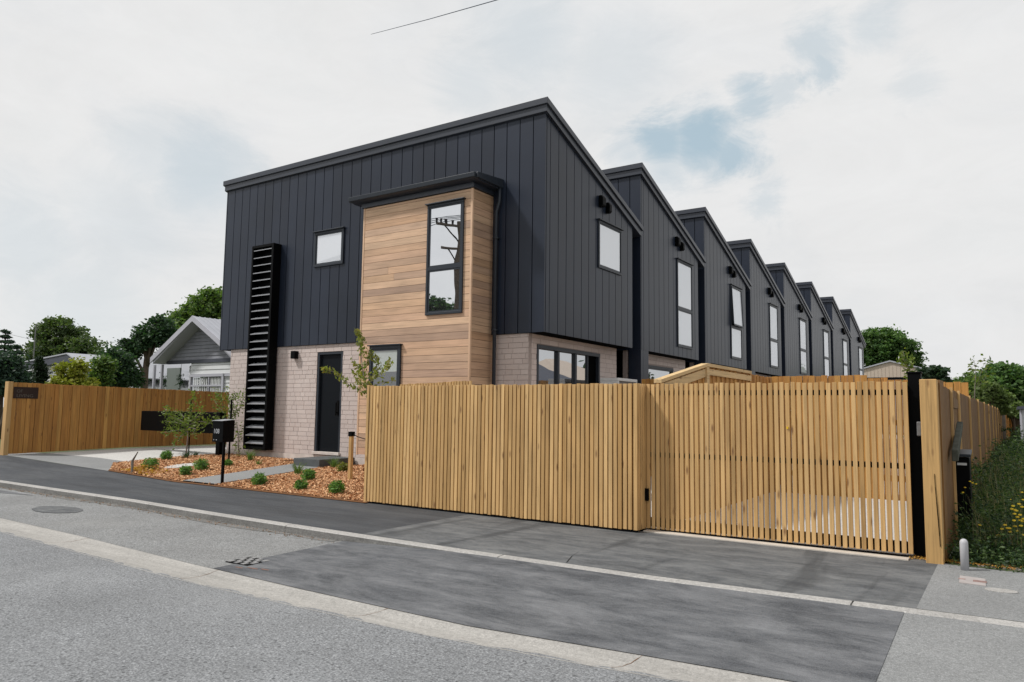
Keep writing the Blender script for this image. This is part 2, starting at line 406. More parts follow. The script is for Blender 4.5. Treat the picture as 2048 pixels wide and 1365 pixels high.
# traced points were read on z=0; the crossing rises towards the kerb
def bayz(X, Y):
    t = cl((Y-chU(X))/(kerbY(X)-chU(X)))
    right = sm((X+6.6)/2.6)
    return t*(.018*(1-right)+.097*right)
XS_ = sorted(set([round(x, 3) for x in lin(-60, -17, 30)+lin(-17, 4, 240)+lin(4, 30, 12)]))
MB().add([(-400, -400, -.04), (400, -400, -.04), (400, 500, -.04), (-400, 500, -.04)], [(0, 1, 2, 3)])
g = MB().add([(-400, -400, -.04), (400, -400, -.04), (400, 500, -.04), (-400, 500, -.04)], [(0, 1, 2, 3)]).build('ground', MT['ground']); tag(g, kind='structure')
strip('road', XS_, lambda x: -4.5, chL, lambda x, y: -.002*0-.012*0+.0, MT['road'], 10, jhi=.022)
def dishz(x, y):
    a = chL(x); b = chU(x); t = (y-a)/(b-a); return -.003-.022*math.sin(max(0, min(1, t))*math.pi)*1.0
strip('channel', XS_, lambda x: chL(x)-.03, lambda x: chU(x)+.01, lambda x, y: dishz(x, y)+.004, MT['dish'], 8)
XL_ = [x for x in XS_ if x <= -6.05]+[-6.02]
XM_ = [-6.02]+[x for x in XS_ if -6 < x < -.68]+[-.66]
XR_ = [-.66]+[x for x in XS_ if x > -.64]
strip('parking_strip', XL_, lambda x: chU(x)-.005, lambda x: kerbY(x)-.06, bayz, MT['bay'], 10, off=.001)
strip('vehicle_crossing', XM_, lambda x: chU(x)-.005, lambda x: kerbY(x)-.06, bayz, MT['new'], 10, off=.004)
strip('parking_strip', XR_, lambda x: chU(x)-.005, lambda x: kerbY(x)-.06, bayz, MT['side'], 10, off=.001)
# dark patch and round patch on the parking strip
a = [( -16.0, 5.25), (-13.2, 5.75)]
strip('road_patch', lin(-20, -12.9, 20), lambda x: 5.05+(.0 if x < -16 else (x+16)*.2), lambda x: 5.68, bayz, MT['new'], 4, off=.006)
strip('gutter', [x for x in XS_ if -16.5 < x < -6.1], lambda x: kerbY(x)-.17+.03*math.sin(x*1.7)+.02*math.sin(x*4.3), lambda x: kerbY(x)-.05, bayz, MT['kerbface'], 3, off=.0045, jlo=.012)
jt = MB()
for jx, sk_ in ((-13.2, .1), (-8.55, .10), (-5.9, -.03), (-3.95, .12), (-1.95, .06)):
    n_ = 9; pl = [(jx+sk_*k/(n_-1)+rnd.uniform(-.008, .008), chL(jx)+(chU(jx)-chL(jx))*k/(n_-1)) for k in range(n_)]
    for (a, b), (c, d) in zip(pl[:-1], pl[1:]):
        w1 = rnd.uniform(.0012, .0038); za_, zb_ = dishz(a, b)+.0065, dishz(c, d)+.0065
        jt.add([(a-w1, b, za_), (a+w1, b, za_), (c+w1, d, zb_), (c-w1, d, zb_)], [(0, 1, 2, 3)])
tag(jt.build('channel_joints', MT['soil']), kind='structure')
ck = MB(); pl = [gq_(x_, y_) for x_, y_ in ((1290, 1071), (1262, 1080), (1240, 1084), (1212, 1092), (1180, 1097), (1158, 1104), (1144, 1113), (1133, 1126))]
for a, b in zip(pl[:-1], pl[1:]):
    w1 = rnd.uniform(.004, .009); ck.add([(a[0], a[1]-w1, .1032), (b[0], b[1]-w1, .1032), (b[0], b[1]+w1, .1032), (a[0], a[1]+w1, .1032)], [(0, 1, 2, 3)])
tag(ck.build('asphalt_crack', MT['gapdark']), kind='structure')
# kerb stones
kb = empty('kerb', (0, 0, 0)); tag(kb, kind='structure')
xk = -40.0
i = 0
while xk < 10:
    xe = xk+3.0; n = 12; m_ = MB()
    xs = lin(xk+.006, xe-.006, n)
    prof = []
    vs = []; fs = []
    for x in xs:
        y = kerbY(x); zb = bayz(x, y)-.05
        zt = G(x, y+.1)+.002
        prof = [(y-.06, zb), (y-.052, zt-.012), (y-.035, zt-.002), (y+.055, zt+.003), (y+.08, zb)]
        vs += [(x, q[0], q[1]) for q in prof]
    for k in range(n-1):
        for j in range(4): q = k*5+j; fs.append((q, q+1, q+6, q+5))
    fs += [(0, 1, 2, 3, 4), tuple((n-1)*5+j for j in (4, 3, 2, 1, 0))]
    m_.add(vs, fs); m_.mi = [1 if f_ in set(range(0, 4*(n-1), 4)) else 0 for f_ in range(len(fs))]; m_.build('kerb_stone', [MT['kerb'], MT['kerbface']], kb)
    xk = xe
# footpath: dark left part, dusty crossing, pale right part
fpB = interp([(-60, 7.6), (-18.9, 7.62), (-14.7, 7.80), (-12.5, 7.86), (-7.7, 7.86), (-3.5, 7.9), (20, 8.1)])
strip('footpath', [x for x in XS_ if x < -6.0]+[-5.9], lambda x: kerbY(x)+.078, fpB, G, MT['newf'], 10)
strip('footpath_crossing', [-5.9]+[x for x in XS_ if -5.9 < x < -.62]+[-.60], lambda x: kerbY(x)+.078, lambda x: 8.25 if x > -3.5 else 8.0, G, MT['newc'], 10)
strip('footpath_pale', [-.60]+[x for x in XS_ if x > -.6], lambda x: kerbY(x)+.078, lambda x: 8.02+.03*math.sin(x*9), G, MT['side'], 10, off=.002, jhi=.015)
# yard slab behind gate, driveway on the left, apron, path, garden soil
strip('yard_concrete', lin(-7.7, -.4, 20), lambda x: 8.28 if x > -3.5 else 8.05, lambda x: 60, lambda x, y: .104, MT['drive'], 30)
gp = [ong(226, 928), ong(331, 917), ong(427, 911), ong(480, 905)]
def gardenL(Y):    # left edge of the bed, X as a function of Y
    return float(np.interp(Y, [7.8, gp[0][1], gp[1][1], gp[2][1], 11.2], [-14.7, gp[0][0], gp[1][0], gp[2][0], -15.6]))
vs = []; fs = []; ys = lin(7.78, 11.2, 26)
for y in ys:
    for k in range(41):
        x = gardenL(y)+(-7.72-gardenL(y))*k/40; vs.append((x, y, G(x, y)+.012))
for j in range(25):
    for k in range(40): q = j*41+k; fs.append((q, q+1, q+42, q+41))
tag(MB().add(vs, fs).build('garden_soil', MT['soil'], None, 0, True), kind='structure')
strip('driveway', lin(-18.9, -13.5, 30), lambda x: 8.55 if x > -17 else 8.55-.1*(-17-x), lambda x: 24, G, MT['drive'], 60)
strip('driveway_apron', lin(-19.4, -14.4, 30), lambda x: fpB(x)-.01, lambda x: 8.75 if x > -17 else 8.75-.15*(-17-x), G, MT['apron'], 10, off=.005)
# path to the door (skewed quad)
pa = [ong(365, 965), ong(430, 972), ong(652, 936), ong(587, 931)]
vs = []; fs = []
for j in range(13):
    t = j/12; l = pa[0]*(1-t)+pa[3]*t; r = pa[1]*(1-t)+pa[2]*t
    for k in range(5):
        q = l*(1-k/4)+r*k/4; vs.append((q[0], q[1], G(q[0], q[1])+.035))
for j in range(12):
    for k in range(4): q = j*5+k; fs.append((q, q+1, q+6, q+5))
top = len(vs)
rim = [j*5 for j in range(13)], [j*5+4 for j in range(13)]
m_ = MB().add(vs, fs)
for rr, fl in ((rim[0], 0), (rim[1], 1)):
    b = [(vs[i][0], vs[i][1], vs[i][2]-.06) for i in rr]; t_ = [vs[i] for i in rr]
    m_.add(t_+b, [(k, k+1, 13+k+1, 13+k) for k in range(12)])
tag(m_.build('garden_path', MT['path']), kind='structure')
PATH = [(p_[0], p_[1]) for p_ in pa]
def inpath(x, y, e=.0):
    n = 4; ins = True; sgn = None
    for i in range(4):
        x1, y1 = PATH[i]; x2, y2 = PATH[(i+1) % 4]
        c_ = (x2-x1)*(y-y1)-(y2-y1)*(x-x1)
        if c_ < -e: return False
    return True
# bark mulch chips
pts = []
while len(pts) < 50000:
    y = rnd.uniform(7.86, 10.98); x = rnd.uniform(gardenL(y)+.02, -7.75)
    if inpath(x, y): continue
    if x > -13 and x < -10.9 and y > 10.45: continue
    pts.append((x, y))
pts = np.array(pts); n = len(pts)
Lc = nr.uniform(.010, .027, n); Wc = Lc*nr.uniform(.22, .5, n)
th = nr.uniform(0, 2*np.pi, n); tl = nr.normal(0, .38, n); rl = nr.normal(0, .5, n)
z = np.array([G(a, b) for a, b in pts])+.014+nr.uniform(0, .022, n)
ax = np.stack([np.cos(th)*np.cos(tl), np.sin(th)*np.cos(tl), np.sin(tl)], 1)*Lc[:, None]
bx = np.stack([-np.sin(th)*np.cos(rl), np.cos(th)*np.cos(rl), np.sin(rl)], 1)*Wc[:, None]
C = np.stack([pts[:, 0], pts[:, 1], z], 1)
V = np.stack([C-ax-bx*.6, C+ax*.9-bx, C+ax+bx*.7, C-ax*.8+bx], 1)
tag(quads('bark_mulch', V, n, MT['mulch']), 'orange brown bark mulch spread over the front garden beds', 'bark mulch', kind='stuff')

# ------------------------------------------------------------------ leaf helpers
def leafquads(C, size, up=.0, aspect=.55, droop=0.0):
    n = len(C); size = np.asarray(size)*np.ones(n)
    d = nr.normal(0, 1, (n, 3)); d[:, 2] = d[:, 2]*.6-droop; d /= np.linalg.norm(d, axis=1)[:, None]
    r = nr.normal(0, 1, (n, 3)); s = np.cross(d, r); s /= np.linalg.norm(s, axis=1)[:, None]
    a = d*size[:, None]; b = s*(size*aspect)[:, None]
    return np.stack([C-a, C-b*1.0+a*.1, C+a, C+b+a*.1], 1)
def crown_points(lobes, ncl, per, spread, shell=.55):
    pts = []; cen = []
    vol = np.array([l[3]*l[4]*l[5] for l in lobes])**(2/3); vol = vol/vol.sum()
    for l, w in zip(lobes, vol):
        k = max(3, int(ncl*w)); d = nr.normal(0, 1, (k, 3)); d /= np.linalg.norm(d, axis=1)[:, None]
        rr = shell+(1-shell)*nr.random(k)**.6; rr *= nr.uniform(.85, 1.12, k)
        c = np.array(l[:3])+d*rr[:, None]*np.array(l[3:6]); cen.append(c)
    cen = np.concatenate(cen)
    sp = spread*nr.uniform(.6, 1.4, len(cen))
    P = np.repeat(cen, per, 0); S = np.repeat(sp, per)
    off = nr.normal(0, 1, (len(P), 3))*S[:, None]; off[:, 2] *= .6
    return P+off, cen
def tree(name, label, cat, base, lobes, ncl, per, spread, leaf, mat, tr=.25, group=None, shell=.5, trunk_h=None, aspect=.6):
    root = empty(name, base, label, cat, group)
    P, cen = crown_points(lobes, ncl, per, spread, shell)
    P = P[P[:, 2] > base[2]+.05]
    quads('crown', leafquads(P, leaf*nr.uniform(.6, 1.3, len(P)), aspect=aspect), len(P), mat, root)
    m_ = MB(); b = Vector([float(q) for q in base])
    c0 = Vector([float(q) for q in np.mean([l[:3] for l in lobes], 0)])
    mid = b.lerp(c0, .55)
    m_.tube([b-Vector((0, 0, .1)), b.lerp(mid, .5)+Vector((tr*.3, 0, 0)), mid, c0], [tr*1.25, tr, tr*.8, tr*.4], 9)
    idx = nr.choice(len(cen), min(16, len(cen)), replace=False)
    for i in idx:
        e = Vector([float(q) for q in cen[i]]); s = mid.lerp(c0, rnd.uniform(0, .9))
        m_.tube([s, s.lerp(e, .5)+Vector((0, 0, tr*.8)), e], [tr*.4, tr*.25, tr*.08], 6)
    m_.build('trunk', MT['bark'], root, 0, True)
    return root
def LB(x, y, D, r, ry=None, dD=0.0):
    """crown lobe centred where the ray (x,y) is D metres deep; r, ry in photo pixels"""
    c = atD(x, y, D+dD); k = D/F; ry = ry or r
    return (c[0], c[1], c[2], r*k, r*k, ry*k)
def footof(x, y, D, z=0.0):
    c = atD(x, y, D); return (float(c[0]), float(c[1]), z)

# ------------------------------------------------------------------ townhouses
XS = -6.71; XW = -16.0; ZR = 6.80; SL = .352
def roofz(yl): return ZR-SL*yl
def panels_front(m_, x0, x1, y, z0, z1f, pitch, gap, first):
    x = x1; w = first; d = .03
    k = 0
    while x > x0+.01:
        xa = max(x0, x-w); m_.box(xa+gap, x, y-d, y, z0, z1f); x = xa; w = pitch
def window(root, side, u0, u1, z0, z1, at, mull=None, pane='win_mirror', fw_=.055, proud=.045, open_sash=False, blind=None, opening='front', paneoff=.012, cap=True):
    """side 'y': in a wall facing -Y at y=at ; 'x': in a wall facing +X at x=at. u along the wall"""
    sgn = -1 if side == 'y' else 1
    def bx(m_, a, b, d0, d1, c, d):
        if side == 'y': m_.box(a, b, at+sgn*d0, at+sgn*d1, c, d)
        else: m_.box(at+sgn*d0, at+sgn*d1, a, b, c, d)
    w = MB()
    bx(w, u0, u1, -.004, proud, z0, z0+fw_); bx(w, u0, u1, -.004, proud, z1-fw_, z1)
    bx(w, u0, u0+fw_, -.002, proud-.002, z0+fw_, z1-fw_); bx(w, u1-fw_, u1, -.002, proud-.002, z0+fw_, z1-fw_)
    if cap: bx(w, u0-.03, u1+.03, .0, proud+.04, z1, z1+.022)
    win = w.build('window', MT['frame'], root, .003)
    secs = [(z0, z1)] if mull is None else [(z0, mull), (mull, z1)]
    if mull is not None:
        q = MB(); bx(q, u0+fw_, u1-fw_, -.001, proud-.004, mull-.03, mull+.03); q.build('transom', MT['frame'], win)
    for i, (a, b) in enumerate(secs):
        za = a+(fw_ if a == z0 else .03); zb = b-(fw_ if b == z1 else .03)
        s_ = MB(); ps = MB(); si = .028
        tilt = open_sash and i == len(secs)-1
        if not tilt:
            bx(s_, u0+fw_, u1-fw_, .0, proud-.012, za, za+si); bx(s_, u0+fw_, u1-fw_, 0, proud-.012, zb-si, zb)
            bx(s_, u0+fw_, u0+fw_+si, 0, proud-.014, za+si, zb-si); bx(s_, u1-fw_-si, u1-fw_, 0, proud-.014, za+si, zb-si)
            bx(ps, u0+fw_+si, u1-fw_-si, .004, paneoff, za+si, zb-si)
        else:   # awning sash hinged at the top, pushed out at the bottom
            o_ = .055
            def sh(a1, b1, d0, d1, c1, e1):
                k0 = len(s_.v)
                s_.box(at+d0, at+d1, a1, b1, c1, e1)
                for q in range(k0, len(s_.v)):
                    v = s_.v[q]; s_.v[q] = (v[0]+o_*(zb-v[2])/(zb-za), v[1], v[2])
            sh(u0+fw_, u1-fw_, .0, .045, za, za+si*1.5); sh(u0+fw_, u1-fw_, 0, .045, zb-si, zb)
            sh(u0+fw_, u0+fw_+si, 0, .045, za, zb); sh(u1-fw_-si, u1-fw_, 0, .045, za, zb)
            ps.box(at+.01, at+.02, u0+fw_+si, u1-fw_-si, za+si, zb-si)
            ps.v = [(v[0]+o_*(zb-v[2])/(zb-za), v[1], v[2]) for v in ps.v]
        s_.build('sash', MT['frame'], win)
        ps.build('pane', MT[pane], win)
    if blind:
        q = MB(); bx(q, u0+fw_+.03, u1-fw_-.03, paneoff, paneoff+.004, blind[0], blind[1]); q.build('blind', MT['blind'], win)
    return win

def brickwall(m_, mm, side, at, u0, u1, z0, z1, openings, depth=.09, course=.0965, ln=.30, gap=.007, seed=1):
    """real blocks; side 'y' faces -Y (outer face at y=at), 'x' faces +X (outer face at x=at)"""
    rr = random.Random(seed)
    zc = z0; row = 0
    while zc < z1-.01:
        ze = min(z1, zc+course)
        u = u0-rr.uniform(0, ln)
        while u < u1:
            w = ln*rr.choice([.5, .62, .8, 1, 1, 1.1])
            segs = [(max(u, u0), min(u+w, u1))]
            for (a, b, c, d) in openings:
                if ze > c+.01 and zc < d-.01:
                    ns = []
                    for s in segs:
                        if s[1] <= a or s[0] >= b: ns.append(s)
                        else:
                            if s[0] < a: ns.append((s[0], a))
                            if s[1] > b: ns.append((b, s[1]))
                    segs = ns
            for s in segs:
                if s[1]-s[0] > .02:
                    pr = rr.uniform(-.0015, .0015)
                    g0 = gap/2
                    if side == 'y': m_.box(s[0]+g0, s[1]-g0, at+pr, at+depth, zc+g0, ze-g0)
                    else: m_.box(at-depth, at+pr, s[0]+g0, s[1]-g0, zc+g0, ze-g0)
            u += w
        zc = ze; row += 1
    # mortar backing pieces round the openings
    us = sorted(set([u0, u1]+[v for o_ in openings for v in o_[:2]]))
    zs = sorted(set([z0, z1]+[min(max(v, z0), z1) for o_ in openings for v in o_[2:]]))
    for a, b in zip(us[:-1], us[1:]):
        for c, d in zip(zs[:-1], zs[1:]):
            if d-c < .001 or b-a < .001: continue
            um = (a+b)/2; zm = (c+d)/2
            if any(o_[0] < um < o_[1] and o_[2] < zm < o_[3] for o_ in openings): continue
            if side == 'y': mm.box(a, b, at+.006, at+depth+.02, c, d)
            else: mm.box(at-depth-.02, at-.006, a, b, c, d)

def shell(root, Y0, first=False, depth=3.68):
    """upper storey box, cladding panels, roof, barge boards; Y0 = front plane"""
    Y1 = Y0+depth; ZB = 2.84
    core = MB(); core.prism([(Y0+.035, ZB+.02), (Y1-.03, ZB+.02), (Y1-.03, roofz(depth)-.03), (Y0+.035, ZR-.03)], 'x', XW+.03, XS-.035)
    core.build('upper_wall', MT['gapdark'], root)
    c = MB(); pitch = .29; gap = .017
    # front panels
    x = XS; w = .27
    while x > XW+.02:
        xa = max(XW, x-w); c.box(xa+(gap if xa > XW else 0), x, Y0, Y0+.034, ZB, ZR-.004); x = xa; w = pitch
    # side panels (top follows the roof)
    y = Y0+.036; w = .13 if first else .11
    pw = .297
    while y < Y1-.02:
        yb = min(Y1, y+w)
        c.prism([(y+gap, ZB), (yb, ZB), (yb, roofz(yb-Y0)-.004), (y+gap, roofz(y-Y0)-.004)], 'x', XS-.034, XS); y = yb; w = pw
    # left side and back
    c.prism([(Y0+.04, ZB), (Y1, ZB), (Y1, roofz(depth)), (Y0+.04, ZR)], 'x', XW, XW+.029)
    c.box(XW+.03, XS-.04, Y1-.03, Y1, ZB, roofz(depth)-.02)
    c.build('cladding', MT['clad'], root)
    s = MB(); s.box(XW+.01, XS-.01, Y0+.01, Y1-.01, ZB-.004, ZB+.018); s.build('soffit', MT['gapdark'], root)
    # roof: fascia band and projecting cap flashing
    T = depth+.42
    a = MB(); a.prism([(Y0-.05, ZR+.0176), (Y0+T-.03, roofz(T-.03)), (Y0+T-.03, roofz(T-.03)+.13), (Y0-.05, ZR+.148)], 'x', XW-.04, XS+.05)
    a.build('fascia', MT['cladr'], root, .004)
    b = MB(); b.prism([(Y0-.085, ZR+.15), (Y0+T, roofz(T)+.14), (Y0+T, roofz(T)+.235), (Y0-.085, ZR+.265)], 'x', XW-.07, XS+.085)
    b.build('roof', MT['cladr'], root, .004)
    # recessed link wall in the gap to the next house
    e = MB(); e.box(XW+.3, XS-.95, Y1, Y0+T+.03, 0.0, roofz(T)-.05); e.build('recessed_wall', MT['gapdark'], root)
    # twin wall vents under the eave
    for (ya, wv, zc, hh) in ((2.07, .15, 5.70, .23), (2.38, .11, 5.63, .22)):
        v = MB(); v.prism([(XS, zc-hh/2), (XS+.07, zc-hh/2), (XS+.10, zc-hh/2+.03), (XS+.10, zc+hh/2-.05), (XS+.06, zc+hh/2), (XS, zc+hh/2)], 'y', Y0+ya, Y0+ya+wv)
        ob = v.build('wall_vent', MT['black'], root, .012)

# --- house one
h1 = empty('townhouse', (XS, 11.0, 0), 'nearest dark townhouse facing the street with cedar bay, front door and black louvre screen', 'townhouse', 'row of dark townhouses')
Y0 = 11.0; shell(h1, Y0, True)
bm_ = MB(); mm_ = MB()
opsF = [(-12.53, -11.74, .50, 2.68)]
brickwall(bm_, mm_, 'y', 11.04, -15.60, -7.05, .455, 2.84, opsF, seed=3)
LW = (11.32, 13.80, .9, 2.66)
brickwall(bm_, mm_, 'x', -7.05, 11.135, 14.60, .455, 2.84, [LW], seed=4)
bw = bm_.build('brick_wall', MT['brick'], h1, .002)
mm_.build('mortar', MT['mortar'], bw)
b = MB(); b.box(-15.5, -7.2, 11.22, 14.5, .1, 2.83); b.build('inner_wall', MT['gapdark'], h1)
f = MB(); f.box(-15.62, -7.04, 11.03, 14.62, .05, .453); f.build('foundation', MT['found'], h1)
# door
d = MB()
d.box(-12.53, -12.47, 11.05, 11.15, .50, 2.68); d.box(-11.80, -11.74, 11.05, 11.15, .50, 2.68); d.box(-12.47, -11.80, 11.052, 11.15, 2.62, 2.68)
d.build('door_frame', MT['frame'], h1)
d = MB(); d.box(-12.468, -11.802, 11.10, 11.15, .53, 2.618); dd = d.build('door', MT['door'], h1, .004)
d = MB(); d.box(-11.93, -11.86, 11.085, 11.1, 1.32, 1.62); d.box(-11.905, -11.885, 11.04, 11.085, 1.36, 1.375); d.box(-11.905, -11.885, 11.03, 11.045, 1.30, 1.58); d.build('handle', MT['black'], dd)
d = MB(); d.box(-12.55, -11.72, 10.99, 11.14, .47, .528); d.build('door_sill', MT['found'], h1, .004)
# wall light
d = MB(); d.box(-13.29, -13.15, 10.93, 11.04, 2.55, 2.72); wl = d.build('wall_light', MT['black'], h1, .006)
# louvre screen
lx0, lx1, lz0, lz1, ly0, ly1 = -14.62, -13.84, .50, 5.22, 10.78, 11.0
s = MB(); s.box(lx0, lx0+.05, ly0, ly1-.002, lz0, lz1); s.box(lx1-.07, lx1, ly0, ly1-.002, lz0, lz1)
s.box(lx0+.05, lx1-.07, ly0, ly1-.002, lz1-.06, lz1); s.box(lx0+.05, lx1-.07, ly0+.004, ly1-.002, lz0, lz0+.07)
s.box(lx0+.05, lx1-.07, ly1-.03, ly1-.004, lz0+.07, lz1-.06)
sc_ = s.build('louvre_screen', MT['black'], h1, .003)
s = MB(); nb = 26
for k in range(nb):
    zc = lz0+.16+k*(lz1-lz0-.26)/(nb-1)
    s.prism([(ly0+.012, zc-.028), (ly0+.012, zc-.010), (ly0+.17, zc+.045), (ly0+.17, zc+.027)], 'x', lx0+.052, lx1-.072)
s.build('blades', MT['louvre'], sc_)
# front windows
window(h1, 'y', -12.69, -11.77, 4.56, 5.34, 11.0, None, 'win_blind', .05, .035, cap=True)
window(h1, 'x', 13.04, 14.10, 4.33, 5.30, XS, None, 'win_blind', .045, .03)
# living-room slider: frame + three panes + dark open leaf
u = LW; w = MB(); xx = -7.10
w.box(xx-.03, xx+.06, u[0], u[0]+.06, u[2], u[3]-.07); w.box(xx-.03, xx+.06, u[1]-.06, u[1], u[2], u[3]-.07); w.box(xx-.03, xx+.065, u[0], u[1], u[3]-.07, u[3]); w.box(xx-.03, xx+.065, u[0], u[1], u[2]-.05, u[2])
for q in (12.12, 12.80): w.box(xx-.028, xx+.045, q-.035, q+.035, u[2], u[3]-.07)
w.box(xx-.026, xx+.03, 13.30, 13.34, u[2], u[3]-.07)
lw_ = w.build('window', MT['frame'], h1, .003)
w = MB(); w.box(xx-.01, xx+.0, u[0]+.06, 12.085, u[2], u[3]-.07); w.box(xx-.01, xx, 12.155, 12.765, u[2], u[3]-.07); w.box(xx-.01, xx, 12.835, 13.30, u[2], u[3]-.07)
w.build('pane', MT['win_dark'], lw_)
w = MB(); w.box(xx-.02, xx-.01, 13.34, u[1]-.06, u[2], u[3]-.07); w.build('dark_opening', MT['gapdark'], lw_)
# cedar bay
bx0, bx1, by = -10.55, -7.84, 10.36
w = MB(); w.box(bx0+.03, bx1-.03, by+.03, 11.03, .62, 5.44); bay = w.build('cedar_bay', MT['gapdark'], h1)
c = MB(); zc = .58; pit = .1335
WO = [(-8.88, -8.02, 3.17, 5.27), (-10.25, -9.45, 1.1, 2.66)]
while zc < 5.43:
    ze = min(5.43, zc+pit-.006)
    segs = [(bx0+.03, bx1-.03)]
    for (a, b_, z0_, z1_) in WO:
        if ze < z1_-.02 and zc > z0_+.02:
            segs = [t_ for s_ in segs for t_ in ((s_[0], min(s_[1], a)), (max(s_[0], b_), s_[1])) if t_[1]-t_[0] > .02]
    for s_ in segs:
        if s_[1]-s_[0] > 1.6 and rnd.random() < .22:
            q = rnd.uniform(s_[0]+.5, s_[1]-.5); c.box(s_[0], q-.002, by, by+.03, zc, ze); c.box(q+.002, s_[1], by, by+.03, zc, ze)
        else: c.box(s_[0], s_[1], by, by+.03, zc, ze)
    zc += pit
c.build('front_boards', MT['cedarx'], bay)
c = MB(); zc = .58
while zc < 5.43:
    c.box(bx1-.03, bx1, by+.03, 11.0 if zc > 2.84 else 11.04, zc, min(5.43, zc+pit-.006)); zc += pit
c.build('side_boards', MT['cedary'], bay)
c = MB(); zc = .58
while zc < 5.43:
    c.box(bx0, bx0+.03, by+.03, 11.0 if zc > 2.84 else 11.04, zc, min(5.43, zc+pit-.006)); zc += pit
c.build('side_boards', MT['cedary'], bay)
MB().box(bx1-.032, bx1+.006, by-.008, by+.03, .57, 5.435).build('corner_trim', MT['cedarz'], bay)
MB().box(bx0-.006, bx0+.03, by-.008, by+.03, .57, 5.435).build('corner_trim', MT['cedarz'], bay)
f = MB(); f.box(bx0+.2, bx1-.1, by+.06, 11.02, .05, .56); f.build('plinth', MT['found'], bay)
w = MB(); w.box(-10.60, -7.80, 10.325, 11.0, 5.44, 5.53); hb = w.build('head_fascia', MT['cladr'], bay, .003)
w = MB()
w.prism([(10.19, 5.555), (10.33, 5.535), (11.0, 5.535), (11.0, 5.72), (10.19, 5.635)], 'x', -10.78, -7.66)
w.build('canopy', MT['cladr'], bay, .006)
w = MB(); w.prism([(10.16, 5.57), (10.21, 5.55), (10.21, 5.65), (10.15, 5.65)], 'x', -10.80, -7.66); w.build('gutter', MT['frame'], bay, .006)
w = MB(); w.prism([(10.21, 5.56), (10.998, 5.56), (10.998, 5.73), (10.21, 5.655)], 'x', -7.66, -7.62); w.build('gutter_return', MT['frame'], bay, .004)
w = MB(); w.tube([(-7.66, 10.94, 5.60), (-7.66, 10.94, 5.3), (-7.72, 10.93, 5.1), (-7.72, 10.93, .2)], .034, 10)
for z in (4.6, 2.9, 1.5): w.box(-7.77, -7.67, 10.89, 10.985, z, z+.03)
w.build('downpipe', MT['frame'], h1, 0, True)
window(bay, 'y', -8.87, -8.02, 3.18, 5.25, by, 4.04, 'win_mirror', .045, .035)
for q in list(COL.objects):
    pass
window(bay, 'y', -10.25, -9.45, 1.1, 2.66, by, None, 'win_low', .06, .04, blind=(2.16, 2.56))
# --- house two and its copies
h2 = empty('townhouse', (XS, 15.13, 0), 'second dark townhouse of the row, tall closed side window above a brick base', 'townhouse', 'row of dark townhouses')
shell(h2, 15.13)
Yb = 15.13
w = MB(); w.box(XS-.30, XS-.002, Yb+.002, Yb+.12, .0, 2.838); w.box(XS-.30, XS-.002, Yb+.128, Yb+.42, .0, 2.838); w.build('corner_column', MT['clad'], h2)
bm_ = MB(); mm_ = MB()
brickwall(bm_, mm_, 'x', -7.05, Yb+.02, Yb+3.6, .2, 2.84, [(Yb+1.12, Yb+2.75, .9, 2.58)], seed=9)
bw = bm_.build('brick_wall', MT['brick'], h2, .002); mm_.build('mortar', MT['mortar'], bw)
w = MB(); w.box(-15.9, -7.2, Yb+.1, Yb+3.55, .1, 2.83); w.build('inner_wall', MT['gapdark'], h2)
window(h2, 'x', Yb+1.12, Yb+2.75, .9, 2.58, -7.10, None, 'win_dark', .06, .06, cap=False)
window(h2, 'x', Yb+2.16, Yb+3.20, 3.08, 5.27, XS, 4.04, 'win_blind', .045, .03)
# house three has its upper sash pushed open
starts = [19.33, 23.62, 27.93, 32.45, 36.98, 41.72]
lens = [19.33-15.13]+[b-a for a, b in zip(starts, starts[1:]+[46.35])]
names = ['third dark townhouse of the row, its upper side sash tilted open', 'fourth dark townhouse of the row, counted from the street',
         'fifth dark townhouse of the row, counted from the street', 'sixth dark townhouse of the row, counted from the street',
         'seventh dark townhouse, next to the farthest one', 'eighth and farthest dark townhouse, beside the big tree']
for i, (s_, l_) in enumerate(zip(starts, lens[1:])):
    o = copy_tree(h2); o.location = (XS, s_, -.01-.012*i); o.scale = (1, l_/4.1995 if i < 5 else 4.62/4.2, 1)
    o['label'] = names[i]
    if i == 0:
        win = [q for q in COL.objects if q.parent == o and q.name.startswith('window')]
        tall = max(win, key=lambda q: max(v.co.z for v in q.data.vertices))
        def kill(q):
            for ch in [c_ for c_ in COL.objects if c_.parent == q]: kill(ch)
            bpy.data.objects.remove(q)
        kill(tall)
        o.location[1] = 0; sy = o.scale[1]
        # rebuild the window in this house's own frame
        pr = empty('tmp', (XS, 15.13, 0)); wn = window(pr, 'x', Yb+2.16, Yb+3.20, 3.08, 5.27, XS, 4.04, 'win_blind', .045, .03, open_sash=True)
        wn.parent = o; bpy.data.objects.remove(pr); o.location = (XS, s_, -.01)

# step at the door
sp = [ong(587, 934), ong(652, 936)]
s = MB(); s.prism([(sp[0][0]+.02, sp[0][1]-.02), (sp[1][0], sp[0][1]-.02), (sp[1][0], 11.0), (sp[0][0]+.02, 11.0)], 'z', .2, .452)
st = s.build('door_step', MT['step'], None, .006); tag(st, 'dark grey concrete step block in front of the front door', 'step')

